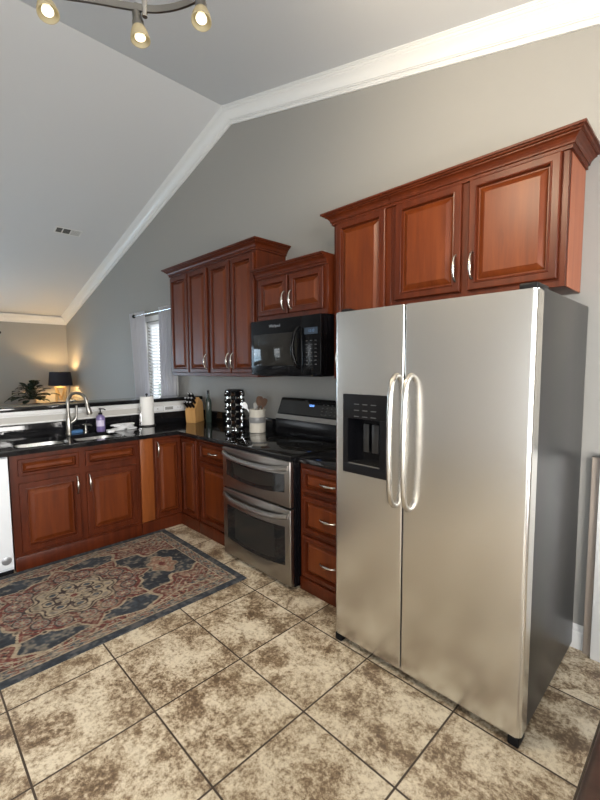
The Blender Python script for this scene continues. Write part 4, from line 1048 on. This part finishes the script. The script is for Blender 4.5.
for (x, y) in ((1.185, -1.757), (1.60, -1.66), (0.975, -2.25)):
    bm = bmesh.new(); tube(bm, [(x, y, 2.672), (x, y, 2.735)], 0.009, 10); tube(bm, [(x, y, 2.73), (x, y, zc(x)-0.02)], 0.005, 10); lathe(bm, [(0, -0.03), (0.04, -0.028), (0.05, -0.006), (0.05, 0.012), (0, 0.012)], (x, y, zc(x)), 20); obj('suspension_stem', bm, NICKEL, t)
for (x, y, dx, dy) in ((1.035, -2.030, 0.35, 0.05), (1.160, -1.775, 0.14, 0.05), (1.365, -1.645, 0.22, -0.15), (1.56, -1.650, 0.3, 1.0), (1.700, -1.726, 0.6, 1.0)):  # last two heads are added out of view to wash the back wall warm
    ax_ = Vector((dx, dy, -1 if x < 1.5 else 0.05)).normalized(); top = Vector((x, y, 2.700))
    bm = bmesh.new(); tube(bm, [top+Vector((0,0,0.016)), top-Vector((0,0,0.016))], 0.010, 12); tube(bm, [top, top-Vector((0,0,0.022))], 0.005, 10)
    k0 = top-Vector((0,0,0.006)); lathe(bm, [(0, -0.004), (0.014, 0.0), (0.016, 0.010), (0.017, 0.034), (0.020, 0.038), (0.020, 0.056), (0, 0.056)], k0, 18, ax_); h = obj('spot_head', bm, BRUSHN, t)
    s0 = k0+ax_*0.054
    bm = bmesh.new(); lathe(bm, [(0.019, 0.0), (0.023, 0.006), (0.028, 0.020), (0.032, 0.036), (0.033, 0.046), (0.0305, 0.046), (0.0295, 0.036), (0.0255, 0.020), (0.0205, 0.007), (0.017, 0.002), (0.019, 0.0)], s0, 24, ax_); obj('glass_shade', bm, FROST, h)
    bm = bmesh.new(); lathe(bm, [(0, 0.0), (0.009, 0.004), (0.012, 0.016), (0.018, 0.032), (0.018, 0.037), (0, 0.039)], s0, 18, ax_); obj('bulb', bm, SPOTBULB, h)
    sp = light('spot_glow', 'SPOT', s0+ax_*0.05, 36 if x > 1.5 else 22, (1.0, 0.82, 0.58), shadow_soft_size=0.02, spot_size=math.radians(150), spot_blend=0.7)
    sp.rotation_euler = ax_.to_track_quat('-Z', 'Y').to_euler()

# ------------------------------------------------------------------ right edge of the picture
t = thing('half_height_panel', 'white half height panel with a tan edge strip against the wall right of the fridge', 'panel', (2.6, -0.04, 0))
obj('panel', B(2.262, 3.05, -0.056, -0.020, 0.0, 1.015, bev=0.004), TRIM, t)
obj('edge_strip', B(2.226, 2.2605, -0.034, -0.020, 0.0, 1.015, bev=0.003), STRIP, t)
obj('cap_rail', B(2.260, 3.055, -0.060, -0.018, 1.0155, 1.035, bev=0.004), MATTE, t)
t = thing('dining_table', 'dark brown wooden table whose rounded edge shows at the lower right', 'table', (3.1, -1.6, 0))
obj('table_top', B(2.508, 3.62, -2.30, -0.95, 0.71, 0.75, bev=0.014, seg=4), TABLEW, t)
obj('apron', boxes([(2.62, 3.50, -2.20, -2.18, 0.62, 0.709), (2.62, 3.50, -1.07, -1.05, 0.62, 0.709), (2.62, 2.64, -2.18, -1.07, 0.62, 0.709), (3.48, 3.50, -2.18, -1.07, 0.62, 0.709)]), TABLEW, t)
for x in (2.66, 3.46):
    for y in (-2.15, -1.10): obj('leg', B(x-0.035, x+0.035, y-0.035, y+0.035, 0, 0.709, bev=0.006), TABLEW, t)
